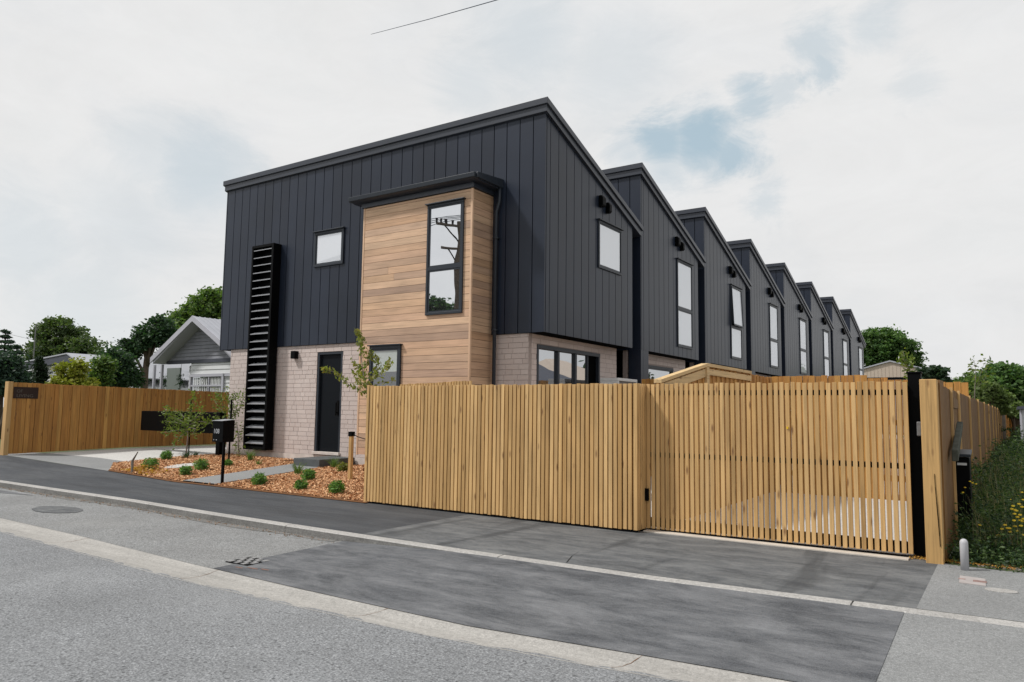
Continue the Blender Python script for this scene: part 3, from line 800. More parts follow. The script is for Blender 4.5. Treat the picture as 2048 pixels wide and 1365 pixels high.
# ------------------------------------------------------------------ slatted front fence
FY = 7.86
ff = empty('slat_fence', (-5.6, FY, .1), 'tall pale timber fence of narrow upright battens along the footpath, left of the gate', 'fence')
s = MB(); x = -7.76; k = 0
while x < -3.60:
    w_ = .0462; j = rnd.uniform(-.002, .002)
    s.box(x+j, x+w_+j, FY+rnd.uniform(-.002, .002), FY+.028, .125+rnd.uniform(-.004, .004), 1.785+rnd.uniform(-.006, .006)); x += .0613
s.build('batten_panel', MT['slat'], ff, .002)
s = MB()
s.box(-7.82, -7.775, FY-.01, FY+.09, .09, 1.80); s.build('end_post', MT['slat'], ff, .003)
s = MB(); s.box(-3.583, -3.537, FY-.001, FY+.029, .125, 1.785); s.build('corner_batten', MT['slat'], ff, .002)
s = MB(); y = FY+.031
while y < FY+.30:
    s.box(-3.56, -3.532, y, y+.0462, .125, 1.785); y += .0613
s.build('return_panel', MT['slat'], ff, .002)
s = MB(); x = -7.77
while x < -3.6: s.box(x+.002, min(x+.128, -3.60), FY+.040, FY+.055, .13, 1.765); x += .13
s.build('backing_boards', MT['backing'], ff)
s = MB(); 
for z in (.35, .95, 1.55): s.box(-7.76, -3.58, FY+.057, FY+.10, z, z+.09)
s.build('rail', MT['slatd'], ff)
s = MB()
for px in (-7.7, -6.4, -5.0, -3.68): s.box(px, px+.09, FY+.102, FY+.19, .08, 1.72)
s.build('posts', MT['slatd'], ff)
s = MB(); s.box(-7.79, -3.55, FY+.005, FY+.045, .1, .122); s.build('bottom_strip', MT['black'], ff)
# inner slatted fence glimpsed above
q0 = onY(800, 769, 9.3); q1 = onY(938, 762, 9.3)
fi = empty('inner_slat_fence', (-7.5, 9.3, .1), 'strip of slatted fence top showing behind the front fence below the cedar bay', 'fence')
s = MB(); x = -7.4-1.9
x = float(q0[0])
while x < q1[0]:
    t = (x-q0[0])/(q1[0]-q0[0]); s.box(x, x+.043, 9.3, 9.328, .12, float(q0[2])+t*float(q1[2]-q0[2])+rnd.uniform(-.008, .008)); x += .058
s.build('batten_panel', MT['slat'], fi)
s = MB(); s.box(float(q0[0]), float(q1[0]), 9.33, 9.37, 1.5, 1.6); s.box(float(q0[0]), float(q1[0]), 9.33, 9.37, .5, .6); s.build('rail', MT['slatd'], fi)
# ------------------------------------------------------------------ sliding gate
GY = 8.10
gt = empty('driveway_gate', (-2.1, GY, .1), 'wide timber slat driveway gate on black rails, between front fence and thick post', 'gate')
s = MB(); x = -3.527
while x < -.80:
    w_ = .0408; j = rnd.uniform(-.0015, .0015); zb = .125+.02*(x+3.5)/2.7
    s.box(x+j, x+w_+j, GY+rnd.uniform(-.001, .002), GY+.027, zb+rnd.uniform(-.003, .003), 1.785+rnd.uniform(-.006, .008)); x += .0582
s.build('slat_panel', MT['slat'], gt, .002)
s = MB()
for z0_, z1_ in ((1.655, 1.71), (.94, .995), (.145, .25)): s.box(-3.49, -.80, GY+.0345, GY+.070, z0_, z1_)
s.build('rail', MT['black'], gt)
MB().box(-3.49, -3.44, GY+.071, GY+.11, .145, 1.75).build('stile', MT['black'], gt); MB().box(-.86, -.81, GY+.071, GY+.11, .145, 1.75).build('stile', MT['black'], gt)
s = MB(); s.box(-3.535, -3.495, GY-.045, GY-.005, .44, .58); s.build('latch', MT['black'], gt, .003)
s = MB(); s.box(-1.945, -1.93, GY-.012, GY-.002, 1.30, 1.325); o = s.build('yellow_tag', MT['flower'], gt)
s = MB(); s.box(-3.5, -.86, GY+.0, GY+.03, .104, .128); s.build('bottom_track', MT['black'], gt)
tr_ = MB().box(-3.52, -.84, 7.975, 8.09, .06, .114).build('gate_threshold', MT['thresh'], None, .004); tag(tr_, kind='structure')
q = MB().box(-.815, -.70, 8.20, 8.30, .05, 1.87).box(-.825, -.69, 8.19, 8.31, 1.87, 1.885); q = q.build('steel_gate_post', MT['black'], None, .004)
tag(q, 'square black steel post between the gate and the thick timber post', 'post')
q = MB().box(-.745, -.70, 8.12, 8.19, 1.26, 1.40).build('gate_latch_box', MT['iron'], q, .01); q.location = (0, 0, 0)
mpost = empty('gate_post', (-.62, 8.02, .08), 'thick rough timber post with a long crack, right end of the gate', 'post')
q = MB().box(-.695, -.552, 7.97, 8.13, .07, 1.80).build('post', MT['post'], mpost, .006)
q = MB(); cr = [(-.600, .92), (-.597, .8), (-.590, .66), (-.583, .5), (-.578, .36), (-.575, .26)]
for (a, b), (c_, d_), w_ in zip(cr[:-1], cr[1:], (.003, .005, .007, .006, .004)):
    q.prism([(a-w_*.5, b), (a+w_*.5, b), (c_+w_*.5, d_), (c_-w_*.5, d_)], 'y', 7.962, 7.972)
q.build('crack', MT['gapdark'], mpost)
# ------------------------------------------------------------------ fences behind the gate
def paling(name, label, cat, x0, x1, y, z0, ztop, w=.1, mat='slatd', back=1, axis='x', cap=False, group=None):
    r_ = empty(name, ((x0+x1)/2 if axis == 'x' else y, y if axis == 'x' else (x0+x1)/2, z0), label, cat, group)
    s = MB(); u = x0; k = 0
    while u < x1-.02:
        zt = ztop((u+w/2))+rnd.uniform(-.008, .008); o_ = .012 if k % 2 else 0
        if axis == 'x': s.box(u+.003, u+w-.003, y+o_, y+o_+.02, z0, zt)
        else: s.box(y+o_, y+o_+.02, u+.003, u+w-.003, z0, zt)
        u += w; k += 1
    s.build('palings', MT[mat], r_, .001)
    s = MB()
    for z in (z0+.3, z0+1.2):
        if axis == 'x': s.box(x0, x1, y+.034*back, y+.08*back, z, z+.09)
        else: s.box(y+.034*back, y+.08*back, x0, x1, z, z+.09)
    s.build('rail', MT['slatd'], r_)
    return r_
bf = paling('paling_fence', 'stepped timber paling fence standing across the yard behind the gate', 'fence', -3.46, -.52, 13.44, .1,
            lambda x: 2.12 if x < -1.93 else (2.07 if x < -1.6 else (2.03 if x < -1.25 else 1.99)), .102)
def rz(y): return 1.84+(y-8.6)/(10.08-8.6)*(2.10-1.84) if y < 10.08 else 2.10
yf = paling('capped_side_fence', 'timber fence with a raked top and capping rail rising behind the gate', 'fence', 8.4, 13.44, -3.52, .1, rz, .102, 'slatd', -1, 'y')
s = MB()
s.prism([(8.4, rz(8.4)+.004), (10.08, 2.104), (10.08, 2.15), (8.4, rz(8.4)+.05)], 'x', -3.56, -3.46)
s.prism([(10.08, 2.104), (12.2, 2.104), (12.2, 2.15), (10.08, 2.15)], 'x', -3.56, -3.46)
s.build('capping', MT['slaty'], yf, .003)
s = MB(); s.prism([(8.5, rz(8.5)-.12), (10.02, 1.96), (10.02, 2.07), (8.5, rz(8.5)-.01)], 'x', -3.498, -3.47); s.box(-3.498, -3.45, 10.0, 10.10, .1, 2.095); s.box(-3.498, -3.47, 10.1, 12.2, 1.99, 2.075)
s.build('rail', MT['slaty'], yf)
cf = paling('courtyard_fence', 'low glimpse of timber fence between the first two townhouses, beside the white heat pump', 'fence', -6.6, -3.6, 14.9, .1, lambda x: 2.175, .1)
# left boundary fence
lf = empty('boundary_fence', (-18.9, 14.0, .3), 'long timber paling fence on the left along the driveway', 'fence')
s = MB(); y = 7.72; k = 0
while y < 24:
    zt = 1.955-.013*(y-7.7); s.box(-18.94+(.014 if k % 2 else 0), -18.905+(.014 if k % 2 else 0), y+.003, y+.095, G(-18.9, y)-.0+.03, zt+rnd.uniform(-.006, .006)); y += .1; k += 1
s.build('palings', MT['slatd'], lf, .001)
s = MB(); s.box(-19.06, -18.89, 7.62, 7.72, .2, 1.97); s.build('end_post', MT['slat'], lf, .004)
s = MB(); s.box(-19.0, -18.945, 7.75, 24, .6, .7); s.box(-19.0, -18.945, 7.75, 24, 1.6, 1.7); s.build('rail', MT['slatd'], lf)
# sign plate on it
def text_mesh(txt, size, depth=.002):
    cu = bpy.data.curves.new('t', 'FONT'); cu.body = txt; cu.size = size; cu.extrude = depth; cu.align_x = 'LEFT'
    o = bpy.data.objects.new('t', cu); COL.objects.link(o)
    dg = bpy.context.evaluated_depsgraph_get(); me = bpy.data.meshes.new_from_object(o.evaluated_get(dg))
    bpy.data.objects.remove(o); return me
def place_text(name, txt, size, mat, origin, ux, uz, parent):
    me = text_mesh(txt, size); n_ = Vector(ux).cross(Vector(uz))
    off = wloc(parent)
    for v in me.vertices:
        p_ = Vector(origin)+Vector(ux)*v.co.x+Vector(uz)*v.co.y+n_*v.co.z; v.co = p_-off
    me.materials.clear(); me.materials.append(mat)
    o = bpy.data.objects.new(name, me); COL.objects.link(o); o.parent = parent; return o
a = onX(27.5, 774, -18.9); b = onX(77, 776, -18.9); c_ = onX(28, 797, -18.9)
sg = empty('fence_sign', (-18.89, float(a[1]), float(c_[2])), 'small dark bronze name plate screwed to the left timber fence', 'sign')
zt = float(a[2]); zb = float(c_[2])
s = MB(); s.box(-18.9, -18.885, float(a[1]), float(b[1]), zb, zt); s.build('plate', MT['rustplate'], sg, .003)
Wd = float(b[1]-a[1])
place_text('lettering', 'OF', .10, MT['letter'], (-18.883, float(a[1])+.06, zb+.135), (0, 1, 0), (0, 0, 1), sg)
place_text('lettering', 'LIVING', .10, MT['letter'], (-18.883, float(a[1])+.06, zb+.03), (0, 1.15, 0), (0, 0, 1), sg)
# right boundary fence, slightly skewed
mR = .0100
rf = empty('side_fence', (-.5, 20, .1), 'long timber fence running away on the right beside the weeds', 'fence')
def rx(y): return -.535+mR*(y-8.3)
s = MB(); y = 8.14; k = 0
while y < 36:
    w_ = .148; zt = 1.80 if y < 8.5 else 1.75
    x0 = rx(y)-.02
    s.box(x0, x0+.019, y+.001, y+w_-.001, .1, zt+rnd.uniform(-.006, .006)); y += .15; k += 1
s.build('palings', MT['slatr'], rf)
for y in (9.3, 10.49, 12.88, 15.57, 18.3, 21.0, 23.9, 26.6, 29.4, 32.2, 35): MB().box(rx(y), rx(y)+.026, y, y+.045, .1, 1.765).build('batten', MT['slat'], rf, .002)
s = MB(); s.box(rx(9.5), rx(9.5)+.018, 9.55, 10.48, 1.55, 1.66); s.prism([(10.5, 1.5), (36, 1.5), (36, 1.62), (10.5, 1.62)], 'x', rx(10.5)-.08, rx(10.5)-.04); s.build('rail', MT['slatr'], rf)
fo = empty('weathered_fence', (0, 45, .1), 'old grey and brown fence far down the right side, past the new timber', 'fence')
s = MB(); y = 36
while y < 75:
    x0 = rx(y)-.02+max(0, (y-55))*.012; s.box(x0, x0+.02, y, y+.22, .1, 1.74-(.0 if y < 50 else .004*(y-50))+rnd.uniform(-.03, .03)); y += .23
s.build('palings', MT['slatd'], fo)
s = MB()
for y in (36.2, 38.5): s.box(rx(y), rx(y)+.1, y, y+.5, .1, 1.76)
s.build('grey_post', MT['oldwood'], fo)

# ------------------------------------------------------------------ small things
def cpx(p_): return tuple(float(q) for q in p_)
# letter panel bank
pb = empty('panel_sign', (-15.1, 10.45, .3), 'long black horizontal panel on a square post across the driveway mouth, behind the sapling', 'sign panel')
a = onY(283, 822, 10.45); b = onY(440, 828, 10.45); c_ = onY(285, 861, 10.45); d_ = onY(437, 866, 10.45)
s = MB(); s.box(float(a[0]), float(b[0]), 10.45, 10.62, float(c_[2]), float(a[2])); s.build('panel', MT['black'], pb, .006)
e_ = onY(430, 884, 10.45)
s = MB(); s.box(float(e_[0]), float(e_[0])+.14, 10.47, 10.60, .1, float(c_[2])); s.build('post', MT['black'], pb, .004)
# number box
q0 = ong(443, 970); Yq = float(q0[1]); a = onY(428, 842.5, Yq); b = onY(470, 843, Yq); c_ = onY(428, 884, Yq)
mbx = empty('mailbox', cpx(q0), 'black mailbox numbered 108 on a thin post at the path corner', 'mailbox')
xa, xb, za, zb = float(a[0]), float(onY(449, 843, Yq)[0]), float(c_[2]), float(a[2]); yk = float(onX(470, 843, xb)[1])
s = MB(); s.prism([(Yq-.02, za), (yk, za), (yk, zb+.02), (Yq-.02, zb)], 'x', xa, xb); s.build('box', MT['black'], mbx, .006)
s = MB(); s.prism([(Yq-.04, zb+.004), (yk+.01, zb+.028), (yk+.01, zb+.034), (Yq-.04, zb+.010)], 'x', xa-.01, xb+.01); s.build('lid', MT['louvre'], mbx)
xm = float(q0[0]); s = MB(); s.box(xm-.018, xm+.018, Yq-.01, Yq+.03, .05, za); s.build('post', MT['black'], mbx)
place_text('numerals', '108', .115, MT['numwhite'], (xa+.035, Yq-.024, za+.15), (1, 0, 0), (0, 0, 1), mbx)
s = MB(); s.box(xa+.05, xa+.065, Yq-.026, Yq-.02, za+.03, za+.045); s.box(xa+.12, xa+.14, Yq-.026, Yq-.02, za+.03, za+.045); s.build('screw', MT['numwhite'], mbx)
# stakes
q0 = ong(457, 932); t_ = onY(455.5, 800, float(q0[1]))
o = MB().tube([cpx(q0), (float(q0[0]), float(q0[1]), float(t_[2]))], .019, 6).build('black_stake', MT['black']); tag(o, 'thin black garden stake standing just behind the mailbox', 'stake')
q0 = ong(700, 962); t_ = onY(706, 866, float(q0[1]))
sk = empty('timber_stake', cpx(q0), 'square pine tree stake with a black strap, left of the slatted fence', 'stake')
x_, y_ = float(q0[0]), float(q0[1]); tz = float(t_[2])
MB().box(x_-.032, x_+.032, y_-.03, y_+.03, .1, tz-.04).build('stake', MT['post'], sk, .003)
MB().box(x_-.045, x_+.045, y_-.04, y_+.04, tz-.06, tz+.02).build('strap_block', MT['black'], sk, .005)
MB().tube([(x_+.04, y_, tz-.02), (x_+.25, y_-.1, tz-.06), (x_+.9, y_-.35, tz-.12)], .008, 6).build('strap', MT['black'], sk)
q0 = ong(264, 948)
sk = empty('old_stub', cpx(q0), 'weathered leaning grey stick among orange litter at the bed corner by the driveway', 'stick')
t1 = onY(265, 922, float(q0[1])); t2 = onY(276, 904, float(q0[1]))
MB().tube([cpx(q0), cpx(t1), cpx((onY(268, 917, float(q0[1])))), cpx(t2)], [.020, .026, .018, .008], 7).build('stick', MT['oldwood'], sk)
C = np.array(q0)+np.stack([nr.uniform(-.45, .55, 260), nr.uniform(-.02, .5, 260), nr.uniform(.0, .13, 260)], 1)
for k in range(len(C)): C[k, 2] = G(C[k, 0], C[k, 1])+nr.uniform(.02, .16)*math.exp(-abs(C[k, 0]-q0[0])*3)
quads('dry_leaves', leafquads(C, .035), 260, MT['orange'], sk)
# manhole lid, round patch, grate, plates
q0 = ong(365, 935); o = MB().disc(float(q0[0]), float(q0[1]), float(q0[2])-.02, float(q0[2])+.040, .26, 40, .36).build('manhole_cover', MT['lid'], None, .006)
for v_ in o.data.vertices: v_.co.z += .077*(v_.co.y-float(q0[1])); tag(o, 'pale round concrete lid set in the bark mulch between small shrubs', 'manhole lid')
d_ = ray(115, 1020); t = (0.01-H)/d_[2]; q0 = d_*t
m_ = MB(); seg = 60; m_.prism([(q0[0]+(.47+rnd.uniform(-.02, .02))*math.cos(2*math.pi*k/seg), q0[1]+(.25+rnd.uniform(-.012, .012))*math.sin(2*math.pi*k/seg)) for k in range(seg)], 'z', -.01, bayz(q0[0], q0[1])+.008)
tag(m_.build('manhole_patch', MT['newc']), 'dark oval asphalt patch on the grey parking strip', 'patch')
d_ = ray(498, 1123); t = (0.01-H)/d_[2]; q0 = d_*t; gx, gy = float(q0[0]), float(q0[1]); gz = bayz(gx, gy)+.006
gr_ = empty('grate_cover', (gx, gy, gz), 'checkered iron service cover in the dark asphalt beside the channel', 'service cover')
MB().box(gx-.16, gx+.16, gy-.14, gy+.14, gz-.03, gz).build('base', MT['black'], gr_)
s = MB()
for i in range(6):
    for j in range(4):
        if (i+j) % 2 == 0: s.box(gx-.15+i*.05, gx-.15+i*.05+.048, gy-.13+j*.065, gy-.13+j*.065+.063, gz, gz+.005)
s.build('studs', MT['stud'], gr_)
s = MB()
for (px, py, w_) in ((505, 1137, .07), (530, 1140, .05), (478, 1135, .05)):
    d_ = ray(px, py); t = (0.01-H)/d_[2]; q0 = d_*t; zz = bayz(q0[0], q0[1])+.006
    s.add([(q0[0]-w_, q0[1]-.012, zz), (q0[0]+w_, q0[1]-.004, zz), (q0[0]+w_*.9, q0[1]+.012, zz), (q0[0]-w_*.8, q0[1]+.01, zz)], [(0, 1, 2, 3)])
tag(s.build('paint_marks', MT['pinkpaint']), 'faded orange survey paint dashes next to the iron service cover', 'paint marks')
q0 = ong(1945, 1162)
def gq(x, y, z=.1): d = ray(x, y); return d*((z-H)/d[2])
hp = [gq(1920, 1153), gq(1971, 1160), gq(1972, 1174), gq(1918, 1167)]
pl = empty('hydrant_plate', (float(hp[0][0]), float(hp[0][1]), .1), 'faded white and red rectangular plate set in the pale footpath in front of the bollard', 'ground plate')
MB().prism([(float(h[0]), float(h[1])) for h in hp][::-1], 'z', .08, .108).build('plate', MT['red_plate'], pl)
cx_, cy_ = [float(np.mean([h[i] for h in hp])) for i in (0, 1)]
s = MB()
for k in range(5): s.box(cx_+.004, cx_+.10, cy_-.045+k*.016, cy_-.038+k*.016, .108, .1105)
s.box(cx_-.10, cx_-.05, cy_+.0, cy_+.03, .108, .1105)
s.build('paint_stripe', MT['plate_red'], pl)
q0 = gq(2003, 1183); o = MB().disc(float(q0[0]), float(q0[1]), .07, .109, .11, 30, .07).build('valve_cover', MT['kerb'], None, .003); tag(o, 'small pale round valve cover at the right edge of the footpath', 'valve cover')
q0 = gq(1930, 1141); q1 = onY(1930, 1078, float(q0[1])); zt = float(q1[2]); r_ = .033
prof = [(r_*1.0, .08), (r_, zt-r_*1.1)]+[(r_*math.cos(a_), zt-r_*1.1+r_*1.1*math.sin(a_)) for a_ in lin(.2, 1.5, 7)]
o = MB().tube([(float(q0[0]), float(q0[1]), z_) for _, z_ in prof], [p_ for p_, _ in prof], 24).build('bollard', MT['bollard'], None, 0, True); tag(o, 'short rounded pale grey bollard in front of the weeds', 'bollard')
# heat pump behind the front fence
hpv = empty('heat_pump', (-5.9, 13.9, .1), 'white outdoor heat pump unit just showing over the front fence below the first house', 'heat pump')
a = onX(1237, 756, -6.3); b = onX(1275, 762, -6.3)
s = MB(); ya, yb_ = float(a[1]), float(b[1]); zt = float(a[2])
s.box(-6.7, -6.3, ya, yb_, zt-.06, zt); s.box(-6.7, -6.3, ya, ya+.04, zt-.75, zt-.06); s.box(-6.7, -6.3, yb_-.04, yb_, zt-.75, zt-.06); s.box(-6.7, -6.3, ya+.04, yb_-.04, zt-.75, zt-.68)
s.build('casing', MT['white'], hpv, .01); MB().box(-6.68, -6.33, ya+.04, yb_-.04, zt-.68, zt-.06).build('grille', MT['iron'], hpv)
MB().box(-6.7, -6.3, ya, yb_, .1, zt-.75).build('stand', MT['black'], hpv)
# black bin and leaning board on right
a = onY(1898, 905, 9.6)
bn = empty('black_bin', (-.45, 9.6, .1), 'black lidded bin with a pale strip standing behind the thick gate post', 'bin')
s = MB(); s.box(-.53, -.375, 9.45, 9.75, .1, 1.01); s.build('body', MT['black'], bn, .01)
s = MB(); s.prism([(9.42, 1.02), (9.78, 1.06), (9.78, 1.09), (9.42, 1.05)], 'x', -.535, -.36); s.build('lid', MT['frame'], bn, .004)
s = MB(); s.box(-.49, -.40, 9.435, 9.449, .93, .955); s.build('pale_strip', MT['white'], bn)
s = MB(); s.prism([(8.75, 1.00), (9.9, 1.34), (9.9, 1.40), (8.75, 1.12)], 'x', -.50, -.44)
o = s.build('mossy_board', MT['mossy'], None, .01); tag(o, 'grey mossy plank leaning against the right fence above the bin', 'board')
# weathered rubble at the foot
s = MB()
for k in range(60):
    x = rnd.uniform(-.50, .12); y = 8.06+abs(rnd.gauss(0, .10)); r_ = rnd.uniform(.008, .025)
    base_ = [(x+r_*math.cos(t_)*rnd.uniform(.7, 1.2), y+r_*math.sin(t_)*rnd.uniform(.7, 1.2)) for t_ in lin(0, 5.4, 7)]
    s.prism(base_, 'z', .09, .10+r_*rnd.uniform(.5, 1.1))
o = s.build('rubble', MT['stone']); tag(o, 'scattered rubble stones along the edge of the weeds', 'rubble', kind='stuff')
C = np.stack([nr.uniform(-.85, .25, 500), 8.05+np.abs(nr.normal(0, .10, 500)), .108+nr.uniform(0, .02, 500)], 1)
tag(quads('leaf_litter', leafquads(C, .012), 500, MT['orange']), 'brown leaf litter and bark scraps at the foot of the posts', 'leaf litter', kind='stuff')
# litter in the gutter along the kerb
n = 1100; xs = nr.uniform(-15.5, -4.2, n); C = np.stack([xs, np.array([kerbY(x) for x in xs])-.075-np.abs(nr.normal(0, .07, n)), np.full(n, .024)], 1)
tag(quads('gutter_litter', leafquads(C, nr.uniform(.004, .014, n)), n, MT['litter']), 'dry leaf litter lying along the foot of the kerb', 'leaf litter', kind='stuff')

# ------------------------------------------------------------------ verge weeds
def blades(C, h, w, lean=.3, mat=None, name='grass', parent=None):
    n = len(C); th = nr.uniform(0, 2*np.pi, n); h = np.asarray(h)*np.ones(n)
    s = np.stack([np.cos(th), np.sin(th), np.zeros(n)], 1)*(w/2)
    ld = nr.normal(0, lean, (n, 2))*h[:, None]
    mid = C+np.stack([ld[:, 0]*.35, ld[:, 1]*.35, h*.6], 1); tip = C+np.stack([ld[:, 0], ld[:, 1], h], 1)
    V = np.stack([C-s, C+s, mid+s*.7, mid-s*.7], 1); V2 = np.stack([mid-s*.7, mid+s*.7, tip+s*.1, tip-s*.1], 1)
    return quads(name, np.concatenate([V, V2]), n*2, mat, parent)
strip('verge_soil', lin(-.52, 3.5, 12), lambda x: 8.0, lambda x: 60, lambda x, y: .104, MT['ground'], 20)
n = 42000
ys_ = 8.15+(nr.random(n)**1.9)*38; xs_ = np.array([rx(y) for y in ys_])+.06+nr.random(n)*(.5+.05*(ys_-8))
zmax = np.interp(ys_, [8.1, 8.4, 8.8, 9.6, 11, 45], [.05, .16, .46, .64, .76, .95])*(.72+.5*np.sin(ys_*5+xs_*9)*np.sin(xs_*17+ys_*2.3))
C = np.stack([xs_, ys_, .1+nr.random(n)**.7*zmax*.95], 1)
cl_n = 650; cc = C[nr.integers(0, n, cl_n)]; C = cc[nr.integers(0, cl_n, n)]+nr.normal(0, 1, (n, 3))*np.array([.035, .05, .05])*(1+(.04*(C[:, 1:2]-8)))
C[:, 2] = np.maximum(C[:, 2], .11)
lq = leafquads(C, nr.uniform(.008, .024, n)*(1+(C[:, 1]-8)*.06), aspect=.42)
o = quads('verge_weeds', lq, n, MT['lf_weed']); tag(o, 'dense dark green overgrown weeds filling the strip beside the right fence', 'weeds', kind='stuff')
n = 3200; ys_ = 8.12+(nr.random(n)**2.0)*30; xs_ = np.array([rx(y) for y in ys_])+.08+nr.random(n)*(.55+.05*(ys_-8))
hh = np.interp(ys_, [8.1, 8.4, 8.9, 11, 30], [.05, .15, .36, .6, .7])*nr.uniform(.6, 1.25, n)
tag(blades(np.stack([xs_, ys_, np.full(n, .1)], 1), hh, .006+.0, .3, MT['lf_weed'], 'verge_grass'), 'long dark grass blades growing through the weeds beside the right fence', 'grass', kind='stuff')
n = 500; ys_ = 8.45+(nr.random(n)**1.6)*9; xs_ = np.array([rx(y) for y in ys_])+.18+nr.random(n)*.55
tag(blades(np.stack([xs_, ys_, np.full(n, .1)], 1), np.interp(ys_, [8.4, 9.5, 18], [.35, .62, .85])*nr.uniform(.6, 1.1, n), .005, .22, MT['straw'], 'dry_stalks'), 'thin dry straw coloured stalks standing among the weeds on the right', 'dry stalks', kind='stuff')
n = 16000; ys_ = 8.15+(nr.random(n)**1.5)*40; xs_ = .5+nr.random(n)*3.0
tag(blades(np.stack([xs_, ys_, np.full(n, .1)], 1), .10+.25*nr.random(n)*np.clip(ys_-8, .2, 1), .012, .4, MT['lf_weed'], 'rough_grass'), 'rough grass on the open ground right of the weeds', 'grass', kind='stuff')
# feathery tall weed plants, flowers
def tall_weed(px, py, top, D, label):
    c = atD(px, py, D); q = (float(c[0]), float(c[1]), .1); t_ = atD(top[0], top[1], D); r_ = empty('tall_weed', q, label, 'weed', 'tall weeds on the verge')
    b = np.array(q); t_ = np.array(t_)
    MB().tube([b, b*.5+t_*.5+np.array([.02, 0, 0]), t_], [.005, .004, .002], 5).build('stem', MT['straw'], r_)
    n = 150; u_ = nr.uniform(.15, 1, n)[:, None]; C = b+(t_-b)*u_+nr.normal(0, .018, (n, 3))
    quads('leaves', leafquads(C, .020, aspect=.18), n, MT['lf_weed'], r_); return r_
tall_weed(1962, 1070, (1984, 925), 9.9, 'tall feathery weed stalk leaning right behind the bollard')
tall_weed(2012, 1080, (2030, 960), 10.2, 'tall feathery weed at the right edge among yellow flowers')
# leafy clump beside bollard
q0 = gq(1990, 1122)
cl_ = empty('broadleaf_clump', cpx(q0)[:2]+(.1,), 'low broad leafed weed clump sprawling right of the bollard', 'weed')
n = 420; C = np.array([q0[0], q0[1]+.08, .1])+np.stack([nr.normal(0, .13, n), nr.normal(0, .10, n), np.abs(nr.normal(0, .07, n))], 1)
quads('leaves', leafquads(C, nr.uniform(.015, .035, n), aspect=.4), n, MT['lf_shrub'], cl_)
blades(np.array([[q0[0]+rnd.gauss(0, .12), q0[1]+.05+rnd.gauss(0, .07), .1] for _ in range(160)]), .17, .006, .5, MT['lf_weed'], 'blades', cl_)
fl = []
for (px, py) in [(2022, 1000), (2036, 992), (2044, 985), (2038, 1008), (2046, 1000), (2026, 1012), (2034, 1062), (2044, 1070), (1960, 1050), (2010, 1050), (2015, 1057), (2020, 1064), (2019, 1057), (2024, 1018), (2029, 1028), (2035, 1034), (2041, 1041), (2028, 1041), (2044, 1014), (2046, 1043), (2042, 1052), (2030, 1020), (2033, 1022), (2040, 1030), (2047, 1038), (1996, 1071), (1999, 1075), (2004, 1058), (2030, 1053), (1945, 966), (1952, 968), (1930, 975), (1926, 985), (1940, 963)]:
    Yf = 8.62+rnd.uniform(-.12, .1) if py > 1000 else 9.3
    fl.append((onY(px, py, Yf), .016 if py > 1000 else .012))
m_ = MB()
for c, r_ in fl:
    c = [float(q) for q in c]; seg = 9; tx = rnd.uniform(-.4, .4)
    vs = [(c[0], c[1]-.004, c[2]+.004)]+[(c[0]+r_*math.cos(2*math.pi*k/seg), c[1]+r_*.55*math.sin(2*math.pi*k/seg), c[2]+r_*.55*math.sin(2*math.pi*k/seg)*.9+tx*.004) for k in range(seg)]
    m_.add(vs, [(0, 1+k, 1+(k+1) % seg) for k in range(seg)])
fo_ = m_.build('yellow_flowers', MT['flower']); tag(fo_, 'small yellow daisy flowers scattered over the weeds on the right', 'flowers', kind='stuff')
m_ = MB()
for c, r_ in fl:
    c = [float(q) for q in c]; m_.tube([(c[0]+rnd.uniform(-.04, .04), c[1]+.03, .1), (c[0]+.005, c[1]+.012, c[2]*.6), (c[0], c[1]+.002, c[2]-.003)], .0018, 4)
tag(m_.build('flower_stems', MT['lf_weed']), 'thin green stems carrying the yellow daisies on the right', 'stems', kind='stuff')

# ------------------------------------------------------------------ garden plants
def shrub(px, py, r, label, mat='lf_shrub'):
    q = ong(px, py); D = float(np.dot(q-np.array([0, 0, H]), fw)); R_ = r*D/F
    R_ *= rnd.uniform(.95, 1.25)
    root = empty('garden_shrub', cpx(q), label, 'shrub', 'small shrubs planted in the bark beds')
    n = 620; d = nr.normal(0, 1, (n, 3)); d /= np.linalg.norm(d, axis=1)[:, None]
    rr = nr.random(n)**.45
    C = q+np.array([0, 0, R_*.8])+d*rr[:, None]*R_*np.array([1, 1, .85])*nr.uniform(.85, 1.15, (n, 1))
    C[:, 2] = np.maximum(C[:, 2], q[2]+.03)
    quads('foliage', leafquads(C, nr.uniform(.018, .032, n), aspect=.4), n, MT[mat], root)
    m_ = MB()
    for k in range(9):
        a_ = rnd.uniform(0, 6.28); m_.tube([q, q+np.array([math.cos(a_)*R_*.4, math.sin(a_)*R_*.4, R_*.7]), q+np.array([math.cos(a_)*R_*.7, math.sin(a_)*R_*.7, R_*1.2])], [.006, .004, .002], 5)
    m_.build('stems', MT['twig'], root)
for px, py, r, lb in [(300, 941, 13, 'small green shrub nearest the leaning stick at the bed corner'), (333, 921, 10, 'small green shrub at the driveway edge of the bed, farthest left'),
                      (371, 952, 12, 'small green shrub just in front of the round manhole lid'), (402, 942, 14, 'rounded green shrub right of the round manhole lid'),
                      (518, 972, 16, 'bright green shrub right of the mailbox beside the path'), (602, 981, 14, 'low green shrub nearest the footpath in the middle of the right bed'),
                      (616, 962, 14, 'green shrub behind another, beside the tall grass tuft at the path'), (673, 989, 17, 'large green shrub nearest the left end of the slatted fence'),
                      (455, 934, 9, 'small dim shrub right behind the mailbox post')]:
    shrub(px, py, r, lb)
shrub(685, 945, 10, 'yellowish small shrub right of the door step', 'lf_cherry')
